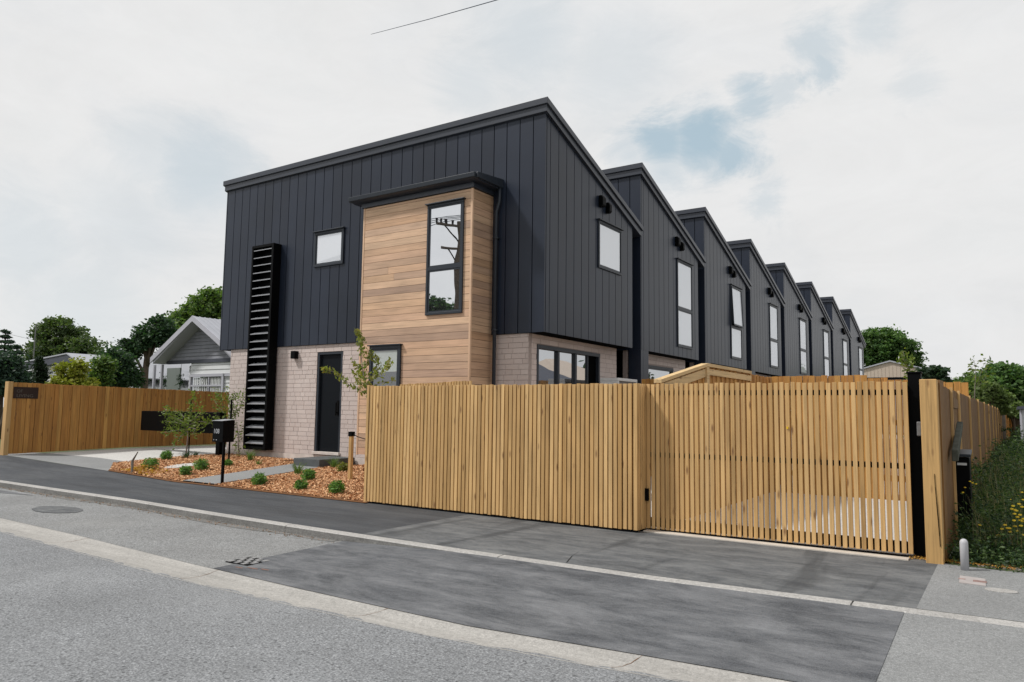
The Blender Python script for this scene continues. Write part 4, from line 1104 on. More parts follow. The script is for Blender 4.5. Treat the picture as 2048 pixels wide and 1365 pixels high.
def tuft(px, py, h, w, n, label, mat='lf_grass'):
    q = ong(px, py); D = float(np.dot(q-np.array([0, 0, H]), fw)); hh = h*D/F; ww = w*D/F
    root = empty('grass_tuft', cpx(q), label, 'grass tuft', 'grass tufts planted in the bark beds')
    C = q+np.stack([nr.normal(0, ww*.2, n), nr.normal(0, ww*.2, n), np.zeros(n)], 1)
    blades(C, hh*nr.uniform(.6, 1.1, n), .010, .45, MT[mat], 'blades', root)
tuft(594, 951, 26, 14, 90, 'tall green grass tuft beside the path, left of the door step')
tuft(668, 937, 22, 14, 90, 'green grass tuft in front of the door step side')
tuft(500, 923, 24, 12, 80, 'green grass tuft at the foot of the louvre screen')
tuft(517, 932, 13, 8, 40, 'tiny yellowish grass tuft in the bark below the louvre screen')
tuft(372, 918, 16, 16, 70, 'dark spiky tuft at the foot of the staked sapling', 'lf_dark')
tuft(392, 914, 12, 12, 50, 'dark spiky tuft just right of the sapling trunk', 'lf_dark')
# saplings
def sapling(name, label, base, branches, mat, leafn, lsize, Y, spread, droop=0.0, aspect=.5, stake=None, rad=.012):
    root = empty(name, cpx(base), label, 'sapling')
    m_ = MB(); Cs = []
    for br in branches:
        pts = []
        pt, amt, k_ = br
        dy = rnd.uniform(-.35, .35)
        for i, (x, y) in enumerate(pt):
            t = i/max(1, len(pt)-1); pts.append(onY(x, y, Y+dy*t*(0 if k_ == 0 else 1)))
        pts = [np.array(q) for q in pts]
        m_.tube(pts, [max(.003, (rad if k_ == 0 else rad*.45)*(1-.75*i/max(1, len(pts)-1))) for i in range(len(pts))], 6)
        if amt:
            P_ = np.array(pts); n = int(leafn*amt)
            t = nr.random(n)*(len(P_)-1); i0 = np.minimum(t.astype(int), len(P_)-2); f_ = (t-i0)[:, None]
            C = P_[i0]*(1-f_)+P_[i0+1]*f_+nr.normal(0, spread, (n, 3)); Cs.append(C)
    m_.build('trunk', MT['twig'], root, 0, True)
    C = np.concatenate(Cs); quads('leaves', leafquads(C, lsize*nr.uniform(.7, 1.25, len(C)), aspect=aspect, droop=droop), len(C), mat, root)
    return root
q = ong(372, 912)
sapling('sapling', 'staked sapling with small leaves in front of the long black panel', q,
        [([(372, 912), (375, 880), (377, 850)], 0, 0), ([(377, 850), (382, 825), (386, 806), (390, 787)], 1.4, 1), ([(377, 850), (355, 838), (338, 832), (327, 815)], 1.5, 1),
         ([(377, 852), (350, 845), (332, 843)], 1.2, 1), ([(378, 850), (400, 843), (418, 846), (438, 836)], 1.5, 1), ([(377, 858), (345, 862), (326, 866)], 1.1, 1),
         ([(378, 846), (398, 832), (406, 818)], .9, 1), ([(376, 862), (360, 874), (356, 885)], .7, 1), ([(377, 855), (392, 858), (384, 870)], .6, 1), ([(377, 845), (362, 828), (350, 822)], .9, 1)],
        MT['lf_sap'], 105, .036, float(q[1]), .07, rad=.022)
t1 = onY(382.5, 798, float(q[1])+.05); t2 = onY(377, 912, float(q[1])+.05)
o = MB().tube([t2, t1], .014, 6).build('black_stake', MT['black']); tag(o, 'thin black stake tied beside the sapling near the driveway', 'stake')
q = onY(478, 907, 10.62)
sapling('sapling', 'taller thin sapling growing behind the mailbox by the louvre screen', q,
        [([(478, 910), (477, 880), (474, 850), (462, 838), (455, 838)], .8, 0), ([(455, 840), (444, 828), (446, 805), (436, 790), (428, 782)], 1.5, 1), ([(462, 838), (466, 815), (458, 800), (450, 778)], 1.3, 1),
         ([(462, 838), (478, 818), (486, 800), (490, 780)], 1.3, 1), ([(470, 830), (462, 812), (470, 796), (476, 790)], .8, 1), ([(478, 905), (474, 880), (479, 862)], .6, 1), ([(450, 830), (436, 812), (428, 800)], .6, 1)],
        MT['lf_sap'], 100, .034, float(q[1]), .065, rad=.012)
q = np.array([-8.62, 8.75, .2])
Y_ = 8.75
sapling('leaning_sapling', 'sapling with drooping yellow green leaves poking out behind the left end of the slatted fence', q,
        [([(733, 960), (735, 850), (736, 790), (728, 755), (722, 715), (718, 680), (712, 662)], .0, 0), ([(718, 690), (722, 672), (713, 660)], .55, 1), ([(722, 715), (724, 695), (727, 678)], .5, 1),
         ([(740, 790), (722, 782), (700, 772), (684, 757), (668, 744), (652, 741), (646, 737)], 1.7, 1), ([(730, 760), (722, 742), (705, 722)], .9, 1), ([(735, 775), (715, 760), (712, 745)], .8, 1),
         ([(734, 770), (750, 745), (756, 725), (750, 712)], 1.0, 1), ([(734, 772), (755, 752), (775, 735), (780, 722)], .9, 1), ([(738, 775), (762, 766), (780, 762), (788, 760)], .35, 1), ([(728, 742), (738, 715), (738, 700)], .6, 1)],
        MT['lf_cherry'], 85, .042, Y_, .030, droop=.9, aspect=.48, rad=.014)

# ------------------------------------------------------------------ neighbours, left
# villa with gable to the street
VY = 19.0
def vz(x, y): return float(onY(x, y, VY)[2])
def vx(x, y): return float(onY(x, y, VY)[0])
ax_, az_ = vx(387, 633), vz(387, 633); ex, ez = vx(304, 715), vz(304, 715)
half = ax_-ex; rx_ = ax_+half
vi = empty('villa', (ax_, VY, 0), 'grey gabled weatherboard villa with pale metal roof behind the left fence', 'house')
s = MB()
s.prism([(ex, ez), (ax_, az_), (rx_, ez), (rx_, ez-.10), (ax_, az_-.12), (ex, ez-.10)], 'y', VY, VY+9); rf_ = s.build('roof', MT['vroof'], vi)
s = MB(); k = VY+.1
for yy in [VY+.25*i for i in range(36)]:
    for (xa_, xb_) in ((ex, ax_), (ax_, rx_)):
        za_, zb_ = (ez, az_) if xa_ == ex else (az_, ez)
        s.add([(xa_, yy, za_+.004), (xb_, yy, zb_+.004), (xb_, yy+.06, zb_+.022), (xa_, yy+.06, za_+.022), (xb_, yy+.12, zb_+.004), (xa_, yy+.12, za_+.004)], [(0, 1, 2, 3), (3, 2, 4, 5)])
s.build('roof_ribs', MT['vroof'], rf_)
s = MB(); sl_ = (az_-ez)/half
s.prism([(ex-.05, ez-.02), (ax_, az_+.03), (ax_, az_-.22), (ex-.05, ez-.27)], 'y', VY-.06, VY-.005); s.prism([(ax_, az_+.03), (rx_+.05, ez-.02), (rx_+.05, ez-.27), (ax_, az_-.22)], 'y', VY-.06, VY-.005)
s.build('barge_board', MT['vtrim'], vi)
gy_ = VY+.62
s = MB(); zz = ez-.14; n_ = 0; zcut = .16
while zz < az_-.3:
    ztp = zz+zcut; hw = (az_-.20-ztp)/sl_
    if hw < .05: break
    s.prism([(gy_-.035, zz), (gy_-.035, zz+.02), (gy_-.004, ztp-.004), (gy_+.08, ztp-.004), (gy_+.08, zz)], 'x', ax_-hw-.12, ax_+hw+.12); zz = ztp; n_ += 1
s.build('gable_boards', MT['vshingle'], vi)
s = MB(); s.box(ax_-half+.25, ax_+half-.15, gy_-.06, gy_+.08, ez-.30, ez-.145); s.build('gable_beam', MT['slateroof'], vi)
s = MB(); s.prism([(ax_-half+.1, ez-.30), (ax_-half+.1, ez-.13), (ax_, az_-.14), (ax_, az_-.20)], 'y', VY, gy_); s.prism([(ax_+half-.1, ez-.30), (ax_, az_-.20), (ax_, az_-.14), (ax_+half-.1, ez-.13)], 'y', VY, gy_); s.build('eave_soffit', MT['vtrim'], vi)
wx0 = float(onY(382, 740, gy_)[0])
s = MB(); zz = 0.1
while zz < ez-.31:
    zt_ = min(ez-.30, zz+.19); s.prism([(gy_-.02, zz), (gy_+.006, zt_), (gy_+.1, zt_), (gy_+.1, zz)], 'x', wx0, ax_+half-.2); zz += .2
s.build('front_wall', MT['vweather'], vi)
pw_ = gy_+1.1
s = MB(); zz = .1
while zz < ez-.31:
    zt_ = min(ez-.30, zz+.19); s.prism([(pw_-.02, zz), (pw_+.006, zt_), (pw_+.1, zt_), (pw_+.1, zz)], 'x', ax_-half+.3, wx0+.1); zz += .2
s.box(wx0+.0, wx0+.1, gy_+.1, pw_, 0, ez-.30); s.build('porch_wall', MT['vweather'], vi)
s = MB(); s.box(ax_-half+.35, ax_+half-.3, pw_+.12, VY+9, 0, ez-.2); s.build('house_body', MT['vweather'], vi)
pa0 = onY(335, 737, pw_-.1); pa1 = onY(361, 737, pw_-.1)
s = MB(); s.box(float(pa0[0]), float(pa1[0]), pw_-.12, pw_-.04, .1, float(pa0[2])); s.build('sage_panel', MT['vsage'], vi)
for (pp) in (308, 323):
    xq = float(onY(pp, 760, gy_)[0]); MB().box(xq-.05, xq+.05, gy_-.05, gy_+.05, 0, ez-.30).build('verandah_post', MT['vtrim'], vi)
# hanging baskets
for (hx, hy) in ((326, 762), (361, 762)):
    c = onY(hx, hy, gy_+.2); b_ = empty('hanging_basket', cpx(c), 'leafy basket hanging in the porch, left of the sage panel' if hx < 340 else 'leafy basket hanging in the porch, right of the sage panel', 'hanging basket')
    n = 150; P_ = np.array(c)+nr.normal(0, 1, (n, 3))*np.array([.09, .09, .16]); quads('foliage', leafquads(P_, .045), n, MT['lf_dark'], b_)
    MB().tube([c, (c[0], c[1], ez-.1)], .008, 5).build('chain', MT['iron'], b_)
wa, wb_ = vx(383, 755)*1.05, vx(442, 755)*1.05
def vw(px, py): v = onY(px, py, gy_-.05); return float(v[0]), float(v[2])
x0_, z1_ = vw(380, 752); x1_, _ = vw(450, 752); _, z0_ = vw(380, 800)
s = MB(); s.box(x0_, x1_, gy_-.09, gy_-.001, z1_-.06, z1_+.05); s.box(x0_, x0_+.10, gy_-.08, gy_-.001, z0_, z1_-.06)
mid_ = vw(446, 755)[0]; s.box(mid_-.07, mid_+.07, gy_-.085, gy_-.001, z0_, z1_-.06); s.box(x0_+.1, mid_-.07, gy_-.07, gy_-.001, (z0_+z1_)/2+.05, (z0_+z1_)/2+.12)
xc = (x0_+mid_)/2+.2; s.box(xc-.03, xc+.03, gy_-.065, gy_-.001, z0_, z1_-.06); s.box(mid_+.07, mid_+1.0, gy_-.09, gy_-.001, z1_-.06, z1_+.05)
wv = s.build('window', MT['vtrim'], vi)
s = MB(); s.box(x0_+.1, mid_-.07, gy_-.02, gy_-.004, z0_, z1_-.06); s.build('pane', MT['win_dark'], wv)
s = MB()
for cx2 in lin(x0_+.28, xc-.08, 9)+lin(xc+.12, mid_-.16, 8): s.box(cx2, cx2+.06, gy_-.03, gy_-.022, z0_, z1_-.10)
s.build('curtain', MT['white'], wv)
# far white house
D_ = 48.0
def pD(x, y, D=D_): v = atD(x, y, D); return v
p1, p2, p3 = pD(34, 730), pD(142, 709), pD(196, 752)
hy = float(p2[1])
def onHY(x, y): v = onY(x, y, hy); return float(v[0]), float(v[2])
fh = empty('far_house', (float(p2[0]), hy, 0), 'white house with a pale low roof and dark barge board behind the conifers, far left', 'house')
A, B_, C_ = onHY(30, 731), onHY(144, 710), onHY(200, 755)
s = MB(); s.prism([(A[0], 0), (C_[0], 0), (C_[0], C_[1]-.5), (B_[0], B_[1]-.5), (A[0], A[1]-.6)], 'y', hy, hy+8); s.build('wall', MT['vweather'], fh)
s = MB(); s.prism([(A[0]-.3, A[1]-.55), (B_[0], B_[1]-.45), (C_[0]+.3, C_[1]-.45), (C_[0]+.3, C_[1]), (B_[0], B_[1]), (A[0]-.3, A[1]-.08)], 'y', hy-.3, hy-.02); s.build('barge_board', MT['slateroof'], fh)
s = MB(); s.prism([(A[0]-.3, A[1]-.05), (B_[0], B_[1]+.02), (C_[0]+.3, C_[1]+.02), (C_[0]+.3, C_[1]+.08), (B_[0], B_[1]+.10), (A[0]-.3, A[1]+.05)], 'y', hy-.35, hy+8)
s.build('roof', MT['vroof'], fh)
s = MB(); Q = onHY(34, 721); s.prism([(Q[0]-4.5, A[1]-.3), (B_[0]-.2, B_[1]-.1), (B_[0]-.6, B_[1]+.12), (Q[0]-4.2, A[1]+.55)], 'y', hy+3, hy+8); s.build('roof', MT['vroof'], fh)
# ---- trees on the left
GRP = 'background trees and shrubs'
tree('oak_tree', 'big round crowned tree above the white house, far left', 'tree', footof(125, 700, 85),
     [LB(125, 690, 85, 58, 48), LB(95, 705, 85, 42, 34, 2), (LB(158, 705, 85, 40, 34, -2)), LB(120, 668, 85, 44, 30), LB(75, 712, 85, 22, 18), LB(180, 715, 85, 20, 20), LB(130, 725, 85, 50, 26)],
     520, 34, .32, .19, MT['lf_oak'], .45, GRP)
def conifer(label, top, D, wpx, hpx, mat, layers=13, name='conifer_tree'):
    t_ = atD(top[0], top[1], D); base = np.array([t_[0], t_[1], 0.0]); root = empty(name, cpx(base), label, 'tree', GRP)
    hpm = t_[2]; W_ = wpx*D/F; Hh = hpx*D/F
    m_ = MB(); m_.tube([base, t_], [.18, .02], 8); Cs = []
    for k in range(layers):
        f_ = (k+.3)/layers; z = t_[2]-Hh*f_; R_ = W_*(f_**.8)*rnd.uniform(.8, 1.15)
        for j in range(7):
            a_ = rnd.uniform(0, 6.28); L_ = R_*rnd.uniform(.65, 1.1); e = np.array([t_[0]+math.cos(a_)*L_, t_[1]+math.sin(a_)*L_, z-L_*.10+rnd.uniform(-.05, .08)])
            s0 = np.array([t_[0], t_[1], z]); m_.tube([s0, e], [.025, .008], 5)
            n = int(60+150*L_/W_); tt = nr.random(n)**.7; C = s0+(e-s0)*tt[:, None]+nr.normal(0, 1, (n, 3))*np.array([.12, .12, .045])*(.5+L_*.35); Cs.append(C)
    m_.build('trunk', MT['bark'], root); C = np.concatenate(Cs)
    quads('crown', leafquads(C, .085*nr.uniform(.6, 1.3, len(C)), aspect=.35), len(C), mat, root)
conifer('layered dark conifer with a thin tip at the far left edge', (12, 661), 38, 58, 130, MT['lf_conifer'], 13)
conifer('smaller dark conifer just right of the one at the left edge', (34, 692), 36, 40, 90, MT['lf_conifer'], 9)
tree('dark_bush', 'dark green bushy tree at the far left edge above the fence', 'tree', footof(10, 760, 32), [LB(5, 735, 32, 32, 30), LB(32, 755, 32, 22, 20), LB(52, 770, 32, 12, 9), LB(18, 770, 32, 40, 20)], 200, 34, .16, .085, MT['lf_conifer'], .15, GRP)
c = footof(81, 760, 25)
tree('cypress_tree', 'narrow dark cypress in front of the white house wall', 'tree', c, [LB(79, 735, 25, 7, 20), LB(82, 752, 25, 9, 18), LB(78, 721, 25, 4, 8)], 130, 40, .05, .04, MT['cypress'], .1, GRP, .2)
tree('golden_bush', 'bright yellow green bush just over the left fence', 'bush', footof(140, 765, 28), [LB(122, 738, 28, 10, 18), LB(155, 740, 28, 17, 20), LB(140, 762, 28, 32, 12), LB(108, 768, 28, 14, 7), LB(180, 766, 28, 14, 9)], 120, 26, .10, .07, MT['lf_yellow'], .08, GRP, .2)
tree('green_bush', 'mid green bush right of the golden bush behind the left fence', 'bush', footof(200, 760, 31), [LB(203, 735, 31, 20, 26), LB(196, 758, 31, 24, 18)], 130, 30, .11, .075, MT['lf_green'], .1, GRP, .2)
tree('dark_tree', 'dense dark tree left of the villa behind the fence', 'tree', footof(240, 765, 36), [LB(236, 735, 36, 30, 30), LB(225, 712, 36, 12, 16), LB(258, 755, 36, 24, 22), LB(222, 760, 36, 24, 18)], 260, 34, .14, .085, MT['lf_dark'], .2, GRP)
tree('leaning_tree', 'dark green tree touching the left eave of the villa', 'tree', footof(285, 765, 44), [LB(275, 692, 44, 30, 20), LB(300, 672, 44, 26, 22), LB(320, 652, 44, 18, 18), LB(262, 705, 44, 18, 12), LB(330, 670, 44, 25, 25)], 260, 34, .16, .10, MT['lf_dark'], .25, GRP)
tree('broadleaf_tree', 'tall leafy green tree rising behind the villa roof beside the townhouse', 'tree', footof(410, 760, 52), [LB(412, 615, 52, 38, 34), LB(375, 640, 52, 30, 26), LB(445, 625, 52, 40, 42), LB(345, 655, 52, 22, 18), LB(395, 665, 52, 50, 26), LB(430, 594, 52, 18, 16)], 520, 34, .22, .13, MT['lf_green'], .35, GRP)
# ---- right side backdrop
tree('sycamore_tree', 'large dense round tree behind the tan shed, end of the townhouse row', 'tree', footof(1775, 720, 85),
     [LB(1765, 695, 85, 50, 38), LB(1800, 705, 85, 40, 30), LB(1745, 700, 85, 40, 40), LB(1822, 722, 85, 22, 16), LB(1762, 675, 85, 30, 18), LB(1838, 738, 85, 12, 9)], 620, 36, .26, .17, MT['lf_maple'], .5, GRP)
sy = float(atD(1780, 725, 66)[1])
def onS(x, y): v = onY(x, y, sy); return float(v[0]), float(v[2])
sh = empty('tan_shed', (onS(1785, 725)[0], sy, 0), 'tan metal shed with a low gable and dark open front beyond the row', 'shed')
a1, a2, a3 = onS(1722, 740), onS(1780, 724), onS(1852, 740); zb_ = onS(1780, 755)[1]
s = MB(); s.prism([(a1[0], zb_), (a3[0], zb_), (a3[0], a3[1]), (a2[0], a2[1]), (a1[0], a1[1])], 'y', sy, sy+.1)
x = a1[0]+.15
while x < a3[0]: s.box(x, x+.03, sy-.02, sy, zb_, min(a2[1]-.1, np.interp(x, [a1[0], a2[0], a3[0]], [a1[1], a2[1], a3[1]])-.05)); x += .3
s.build('gable', MT['tan'], sh)
s = MB(); s.prism([(a1[0]-.2, a1[1]-.05), (a2[0], a2[1]), (a3[0]+.2, a3[1]-.05), (a3[0]+.2, a3[1]+.06), (a2[0], a2[1]+.12), (a1[0]-.2, a1[1]+.06)], 'y', sy-.15, sy+9); s.build('roof', MT['vroof'], sh)
s = MB(); s.box(a1[0], a3[0], sy-.04, sy+.06, zb_-.14, zb_-.01); s.build('lintel', MT['black'], sh)
s = MB(); s.box(a1[0], a3[0], sy+8.8, sy+9, 0, zb_); s.box(a1[0], a1[0]+.1, sy+.1, sy+8.8, 0, zb_); s.box(a3[0]-.1, a3[0], sy+.1, sy+8.8, 0, zb_); s.build('wall', MT['slateroof'], sh)
s = MB(); s.box(a1[0], onS(1744, 760)[0], sy+.02, sy+.12, 0, zb_-.14); s.build('front_wall', MT['tan'], sh)
s = MB(); s.box(onS(1812, 760)[0], a3[0], sy+.02, sy+.12, 0, zb_-.14); s.build('front_wall', MT['tan'], sh)
s = MB(); s.box(onS(1744, 760)[0], onS(1812, 760)[0], sy+.13, sy+.2, 0, zb_); s.build('dark_opening', MT['slateroof'], sh)
s = MB(); xr0, xr1 = onS(1762, 760)[0], onS(1806, 760)[0]; s.box(xr0, xr1, sy+.0, sy+.1, 0, zb_-.3); s.build('roller_door', MT['vroof'], sh)
t0, t1 = onS(1797, 730), onS(1797, 712); o = MB().tube([(t0[0], sy+.3, t0[1]-.2), (t1[0], sy+.3, t1[1])], .05, 6).build('antenna_mast', MT['white']); o.parent = sh; o.matrix_parent_inverse = Matrix.Translation(-sh.location); o.name = 'roof_mast'
# sapling tips above the gate post
q = onY(1835, 790, 12.0)
sapling('vine_shoots', 'light green climbing shoots sticking up beside the black gate post', np.array([q[0], 12.0, .1]),
        [([(1822, 900), (1822, 770), (1818, 740), (1812, 725), (1806, 704)], 1.2, 0), ([(1820, 750), (1816, 730), (1826, 715)], .8, 1), ([(1818, 735), (1808, 722), (1803, 712)], .8, 1), ([(1822, 765), (1822, 745), (1814, 728)], .6, 1)],
        MT['lf_sap'], 60, .034, 12.0, .04, rad=.007)
tree('small_tree', 'small dark leafy tree between the black post and the bushes', 'tree', footof(1872, 765, 24), [LB(1876, 742, 24, 13, 9), LB(1864, 750, 24, 12, 8), LB(1880, 760, 24, 14, 14), LB(1850, 745, 24, 8, 7)], 110, 22, .07, .075, MT['lf_dark'], .08, GRP, .2)
tree('hedge_bush', 'yellowish green bush above the right fence, left part', 'bush', footof(1925, 790, 40), [LB(1912, 778, 40, 26, 16), LB(1945, 770, 40, 28, 24), LB(1900, 790, 40, 20, 12), LB(1968, 785, 40, 24, 24)], 280, 30, .14, .09, MT['lf_green'], .15, GRP, .3)
tree('pale_bush', 'pale leafy bush hanging over the right fence', 'bush', footof(1985, 810, 27), [LB(1978, 782, 27, 20, 16), LB(1998, 795, 27, 20, 15), LB(1965, 790, 27, 14, 12), LB(2003, 815, 27, 16, 12)], 180, 24, .09, .075, MT['lf_light'], .1, GRP, .25)
tree('backdrop_tree', 'big dark green tree filling the right edge above the fence', 'tree', footof(2035, 800, 48), [LB(2020, 765, 48, 46, 34), LB(2060, 780, 48, 50, 50), LB(1985, 752, 48, 24, 18), LB(2030, 805, 48, 36, 36), LB(2005, 745, 48, 26, 14)], 560, 34, .20, .13, MT['lf_maple'], .4, GRP)
tree('background_tree', 'dark tree low behind the end of the right fence', 'tree', footof(2000, 830, 60), [LB(1990, 800, 60, 30, 26), LB(2015, 815, 60, 24, 18), LB(2035, 825, 60, 22, 20)], 220, 30, .22, .14, MT['lf_dark'], .3, GRP)
tree('low_shrub', 'pale green shrub between the fence end and the grey shed', 'bush', footof(2026, 815, 42), [LB(2022, 822, 42, 12, 14), LB(2032, 815, 42, 12, 14)], 90, 26, .08, .07, MT['lf_light'], .08, GRP, .25)
q = onY(1950, 800, 20.)
sapling('tall_shoots', 'two tall leafy shoots rising above the right fence against the sky', np.array([q[0], 20., .1]),
        [([(1948, 830), (1950, 770), (1952, 745), (1948, 720)], .9, 0), ([(1955, 770), (1962, 745), (1968, 728), (1980, 716)], .9, 1), ([(1950, 745), (1944, 735), (1952, 727)], .4, 1), ([(1955, 775), (1972, 755), (1972, 740)], .6, 1)],
        MT['lf_sap'], 34, .055, 20., .07, rad=.012)
s2 = atD(2044, 830, 26); gs = empty('grey_shed', (float(s2[0]), float(s2[1]), 0), 'corner of a pale grey shed at the right edge', 'shed')
x0_ = float(s2[0]); y0_ = float(s2[1]); zt = float(atD(2044, 818, 26)[2])
MB().box(x0_, x0_+3, y0_, y0_+4, 0, zt).build('wall', MT['vweather'], gs); MB().prism([(x0_-.12, zt-.02), (x0_+3.1, zt+.25), (x0_+3.1, zt+.33), (x0_-.12, zt+.08)], 'y', y0_-.15, y0_+4).build('roof', MT['slateroof'], gs)
MB().box(x0_-.07, x0_-.01, y0_-.07, y0_-.01, 0, zt-.02).build('downpipe', MT['vtrim'], gs)
# masts and wires
a = atD(72, 649, 60); o = MB().tube([(a[0], a[1], 0), a], .045, 6).build('thin_mast', MT['iron']); tag(o, 'thin mast standing against the big round tree', 'mast')
for (p_, q_, lb) in (((-40, 655), (74, 682), 'faint upper overhead cable left of the round tree'), ((-40, 672), (74, 702), 'faint lower overhead cable left of the round tree')):
    a = atD(*p_, 58); b = atD(*q_, 60); o = MB().tube([a, b], .012, 5).build('overhead_cable', MT['iron']); tag(o, lb, 'cable', 'thin cables on the left')
a = atD(742, 69, 21); b = atD(995, 0, 17.5); c_ = b+(b-a)*2.2; o = MB().tube([a, (a+b)/2-np.array([0, 0, .02]), b, c_], [.006, .009, .011, .011], 6).build('overhead_wire', MT['wire']); tag(o, 'single dark overhead wire crossing the top of the sky', 'wire')

# ------------------------------------------------------------------ across the street (seen in the windows)
hit = onY(917, 520, 10.32); d_ = ray(917, 520); d_ = d_/np.linalg.norm(d_)
dist = 26.0; pX = hit[0]+d_[0]*dist; pY = 10.32-d_[1]*dist
up_ = empty('utility_pole', (float(pX), float(pY), 0), 'timber utility pole across the street, mirrored in the bay window', 'utility pole')
def refl(px, py, dd):     # point at dd metres beyond the mirror along the reflected ray
    h_ = onY(px, py, 10.32); v = ray(px, py); v = v/np.linalg.norm(v); return np.array([h_[0]+v[0]*dd, 10.32-v[1]*dd, h_[2]+v[2]*dd])
zt = float(refl(920, 440, dist)[2])
MB().tube([(pX, pY, 0), (pX, pY, zt)], [.26, .17], 12).build('pole', MT['bark'], up_)
s = MB()
za_ = float(refl(905, 452, dist)[2]); zb_ = float(refl(905, 497, dist)[2])
e1 = refl(872, 438, dist-.5); e2 = refl(870, 492, dist-.5)
dxy = np.array([e1[0]-pX, e1[1]-pY]); 
for (z_, k_, w_) in ((za_, 1.0, .09), (zb_, .75, .07)):
    s.tube([(pX-.4*dxy[0]*k_, pY-.4*dxy[1]*k_, z_), (pX+dxy[0]*k_, pY+dxy[1]*k_, z_)], w_, 6)
s.build('crossarm', MT['bark'], up_)
s = MB()
for t_ in (.35, .6, .8, 1.0): s.tube([(pX+dxy[0]*t_, pY+dxy[1]*t_, za_), (pX+dxy[0]*t_, pY+dxy[1]*t_, za_+.32)], [.05, .07], 8)
s.tube([(pX+dxy[0]*.7, pY+dxy[1]*.7, za_), (pX, pY, za_-1.0)], .035, 5); s.tube([(pX+dxy[0]*.5, pY+dxy[1]*.5, zb_), (pX, pY, zb_-.9)], .03, 5)
s.build('insulators', MT['black'], up_)
for t_, lb in ((.35, 'inner'), (.6, 'second'), (.8, 'third'), (1.0, 'outer')):
    x_, y_ = pX+dxy[0]*t_, pY+dxy[1]*t_
    pts_ = [(x_+u_, y_+u_*.1, za_+.32-.9*(1-((u_/32.)**2))*0-(.0 if u_ == 0 else 1.0*(1-abs(abs(u_)-16)/16))) for u_ in (-32, -24, -16, -8, 0, 8, 16, 24, 32)]
    o = MB().tube(pts_, .018, 5).build('power_line', MT['wire']); tag(o, '%s power line strung on the pole across the street' % lb, 'power line', 'power lines across the street')
for (px, py, r_, dd, lb) in ((868, 608, 12, 42, 'round tree across the street mirrored at the foot of the bay window'), (898, 622, 18, 50, 'second tree across the street, mirrored low in the bay window')):
    c = refl(px, py, dd); R_ = r_*(dd+10)/F
    tree('street_tree', lb, 'tree', (float(c[0]), float(c[1]), 0), [(c[0], c[1], c[2]-R_*.5, R_, R_, R_), (c[0]+R_*.6, c[1], c[2]-R_*1.2, R_*1.1, R_, R_)], 90, 24, .3, .2, MT['lf_dark'], .25, 'trees across the street')
# houses to the right of the drive, mirrored in the living-room glass
def hip(name, label, x, y, w, l, h, rh, mat_w, mat_r):
    r_ = empty(name, (x, y, 0), label, 'house')
    MB().box(x-w/2, x+w/2, y-l/2, y+l/2, 0, h).build('wall', mat_w, r_)
    o_ = .4; v = [(x-w/2-o_, y-l/2-o_, h), (x+w/2+o_, y-l/2-o_, h), (x+w/2+o_, y+l/2+o_, h), (x-w/2-o_, y+l/2+o_, h), (x, y-l/2+w/2.5, h+rh), (x, y+l/2-w/2.5, h+rh)]
    MB().add(v, [(0, 1, 4), (1, 2, 5, 4), (2, 3, 5), (3, 0, 4, 5), (0, 3, 2, 1)]).build('roof', mat_r, r_)
hip('neighbour_house', 'grey roofed house beyond the right fence, mirrored in the living room glass', 9.0, 31, 8, 10, 2.7, 2.3, MT['vweather'], MT['slateroof'])
hip('neighbour_house', 'tan roofed house farther back on the right, mirrored in the living room glass', 11.0, 43, 8, 9, 2.7, 2.2, MT['vweather'], MT['tan'])
tree('garden_tree', 'tree between the two houses on the right, mirrored in the dark glass', 'tree', (12.0, 52.0, 0), [(12, 52, 3.6, 2.2, 2.2, 1.8), (13.2, 54, 4.2, 1.8, 1.8, 1.4)], 90, 22, .3, .2, MT['lf_dark'], .2, 'trees beyond the right fence')

# ------------------------------------------------------------------ world
w = bpy.data.worlds.new('World'); SC.world = w; w.use_nodes = True
nt = w.node_tree; nt.nodes.clear()
out = nt.nodes.new('ShaderNodeOutputWorld'); bg = nt.nodes.new('ShaderNodeBackground'); L(nt, bg.outputs[0], out.inputs[0])
SUNDIR = Vector((1.5, 1.1, -2.3)).normalized()     # light travels this way
el = math.asin(-SUNDIR.z); az = math.atan2(-SUNDIR.x, -SUNDIR.y)
sky = nt.nodes.new('ShaderNodeTexSky'); sky.sky_type = 'NISHITA'; sky.sun_disc = False
sky.sun_elevation = el; sky.sun_rotation = az
tc = nt.nodes.new('ShaderNodeTexCoord'); gen = tc.outputs['Generated']
mp = nt.nodes.new('ShaderNodeMapping'); mp.inputs['Scale'].default_value = (1, 1, 2.2); L(nt, gen, mp.inputs[0])
n_big = noise(nt, mp.outputs[0], 3.2, 9, .6, .25)
n_fine = noise(nt, mp.outputs[0], 7.0, 9, .68, .6)
n_w = noise(nt, mp.outputs[0], 14.0, 6, .6)
def patch(px, py, r, k=1.0):
    d = ray(px, py); d = d/np.linalg.norm(d)
    dp = nt.nodes.new('ShaderNodeVectorMath'); dp.operation = 'DISTANCE'; L(nt, gen, dp.inputs[0]); dp.inputs[1].default_value = tuple(float(q) for q in d)
    R_ = r/F
    a_ = mth(nt, 'ADD', dp.outputs['Value'], mth(nt, 'MULTIPLY', mth(nt, 'SUBTRACT', n_fine, .5), .13))
    mr = nt.nodes.new('ShaderNodeMapRange'); mr.interpolation_type = 'SMOOTHSTEP'
    mr.inputs[1].default_value = R_*1.5; mr.inputs[2].default_value = R_*.15; mr.inputs[3].default_value = 0; mr.inputs[4].default_value = k
    L(nt, a_, mr.inputs[0]); return mr.outputs[0]
acc = None
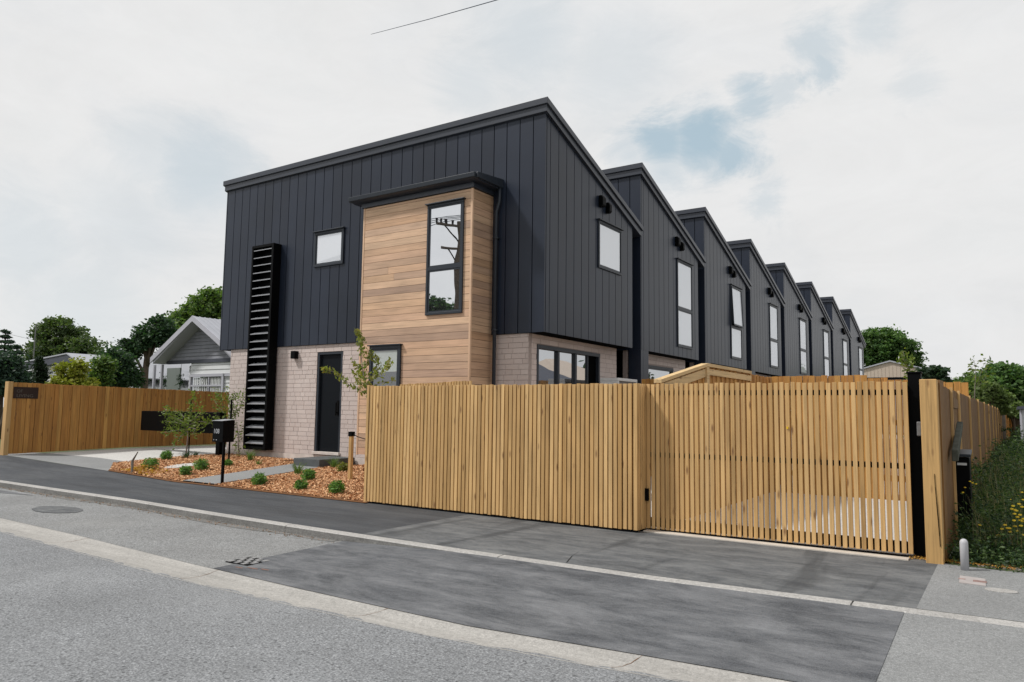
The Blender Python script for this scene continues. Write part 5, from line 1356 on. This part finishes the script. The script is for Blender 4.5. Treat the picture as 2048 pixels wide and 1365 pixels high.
for (px, py, r, k) in [(1330, 290, 62, .95), (1400, 285, 75, 1), (1465, 305, 48, .9), (1260, 310, 45, .4), (1500, 195, 40, .7), (1560, 185, 32, .4), (1640, 85, 50, .5), (1740, 60, 45, .35), (1645, 140, 35, .6), (1830, 170, 45, .22), (1330, 345, 70, .5),
                       (400, 350, 90, .45), (300, 310, 80, .25), (450, 320, 60, .35), (1060, 80, 110, .30), (940, 170, 70, .25), (40, 480, 110, .28), (150, 620, 120, .25), (1530, 400, 40, .35), (1230, 130, 120, .22), (230, 440, 120, .2)]:
    q = patch(px, py, r, k); acc = q if acc is None else mth(nt, 'MAXIMUM', acc, q)
other = ramp(nt, n_big, [(.56, 0.0), (.74, .35)])
blue = mth(nt, 'MAXIMUM', acc, mth(nt, 'MULTIPLY', other, .25), clamp=True)
cloud = ramp(nt, n_big, [(.28, (6.3, 6.6, 6.9)), (.5, (7.3, 7.4, 7.5)), (.72, (7.9, 7.9, 7.85))])
r_ = nt.nodes.new('ShaderNodeValToRGB')
cl1 = nt.nodes.new('ShaderNodeVectorMath'); cl1.operation = 'SCALE'
base = ramp(nt, n_big, [(.28, (.93, .945, .96)), (.5, (.99, .992, .993)), (.72, (1., 1., .995))])
det = ramp(nt, n_fine, [(.3, .955), (.7, 1.02)])
base = mix(nt, 1.0, base, det, 'MULTIPLY')
L(nt, base, cl1.inputs[0]); cl1.inputs['Scale'].default_value = 8.3
sk = nt.nodes.new('ShaderNodeVectorMath'); sk.operation = 'SCALE'; L(nt, sky.outputs[0], sk.inputs[0]); sk.inputs['Scale'].default_value = 1.0
bluec = mix(nt, .85, sk.outputs[0], (4.1, 5.6, 6.5))
# the thin veil over the gaps
fin = mix(nt, mth(nt, 'MULTIPLY', blue, .86), cl1.outputs[0], bluec)
L(nt, fin, bg.inputs['Color']); bg.inputs['Strength'].default_value = .1
sun = bpy.data.lights.new('sun', 'SUN'); sun.energy = 3.2; sun.angle = math.radians(5); sun.color = (1, .97, .93)
so = bpy.data.objects.new('sun', sun); COL.objects.link(so); so.rotation_euler = SUNDIR.to_track_quat('-Z', 'Y').to_euler(); so.location = (-20, -12, 30)
SC.view_settings.view_transform = 'Standard'; SC.view_settings.look = 'None'; SC.view_settings.gamma = 1; SC.view_settings.exposure = 0
SC.view_settings.use_curve_mapping = False
SC.cycles.max_bounces = 8; SC.cycles.transparent_max_bounces = 8
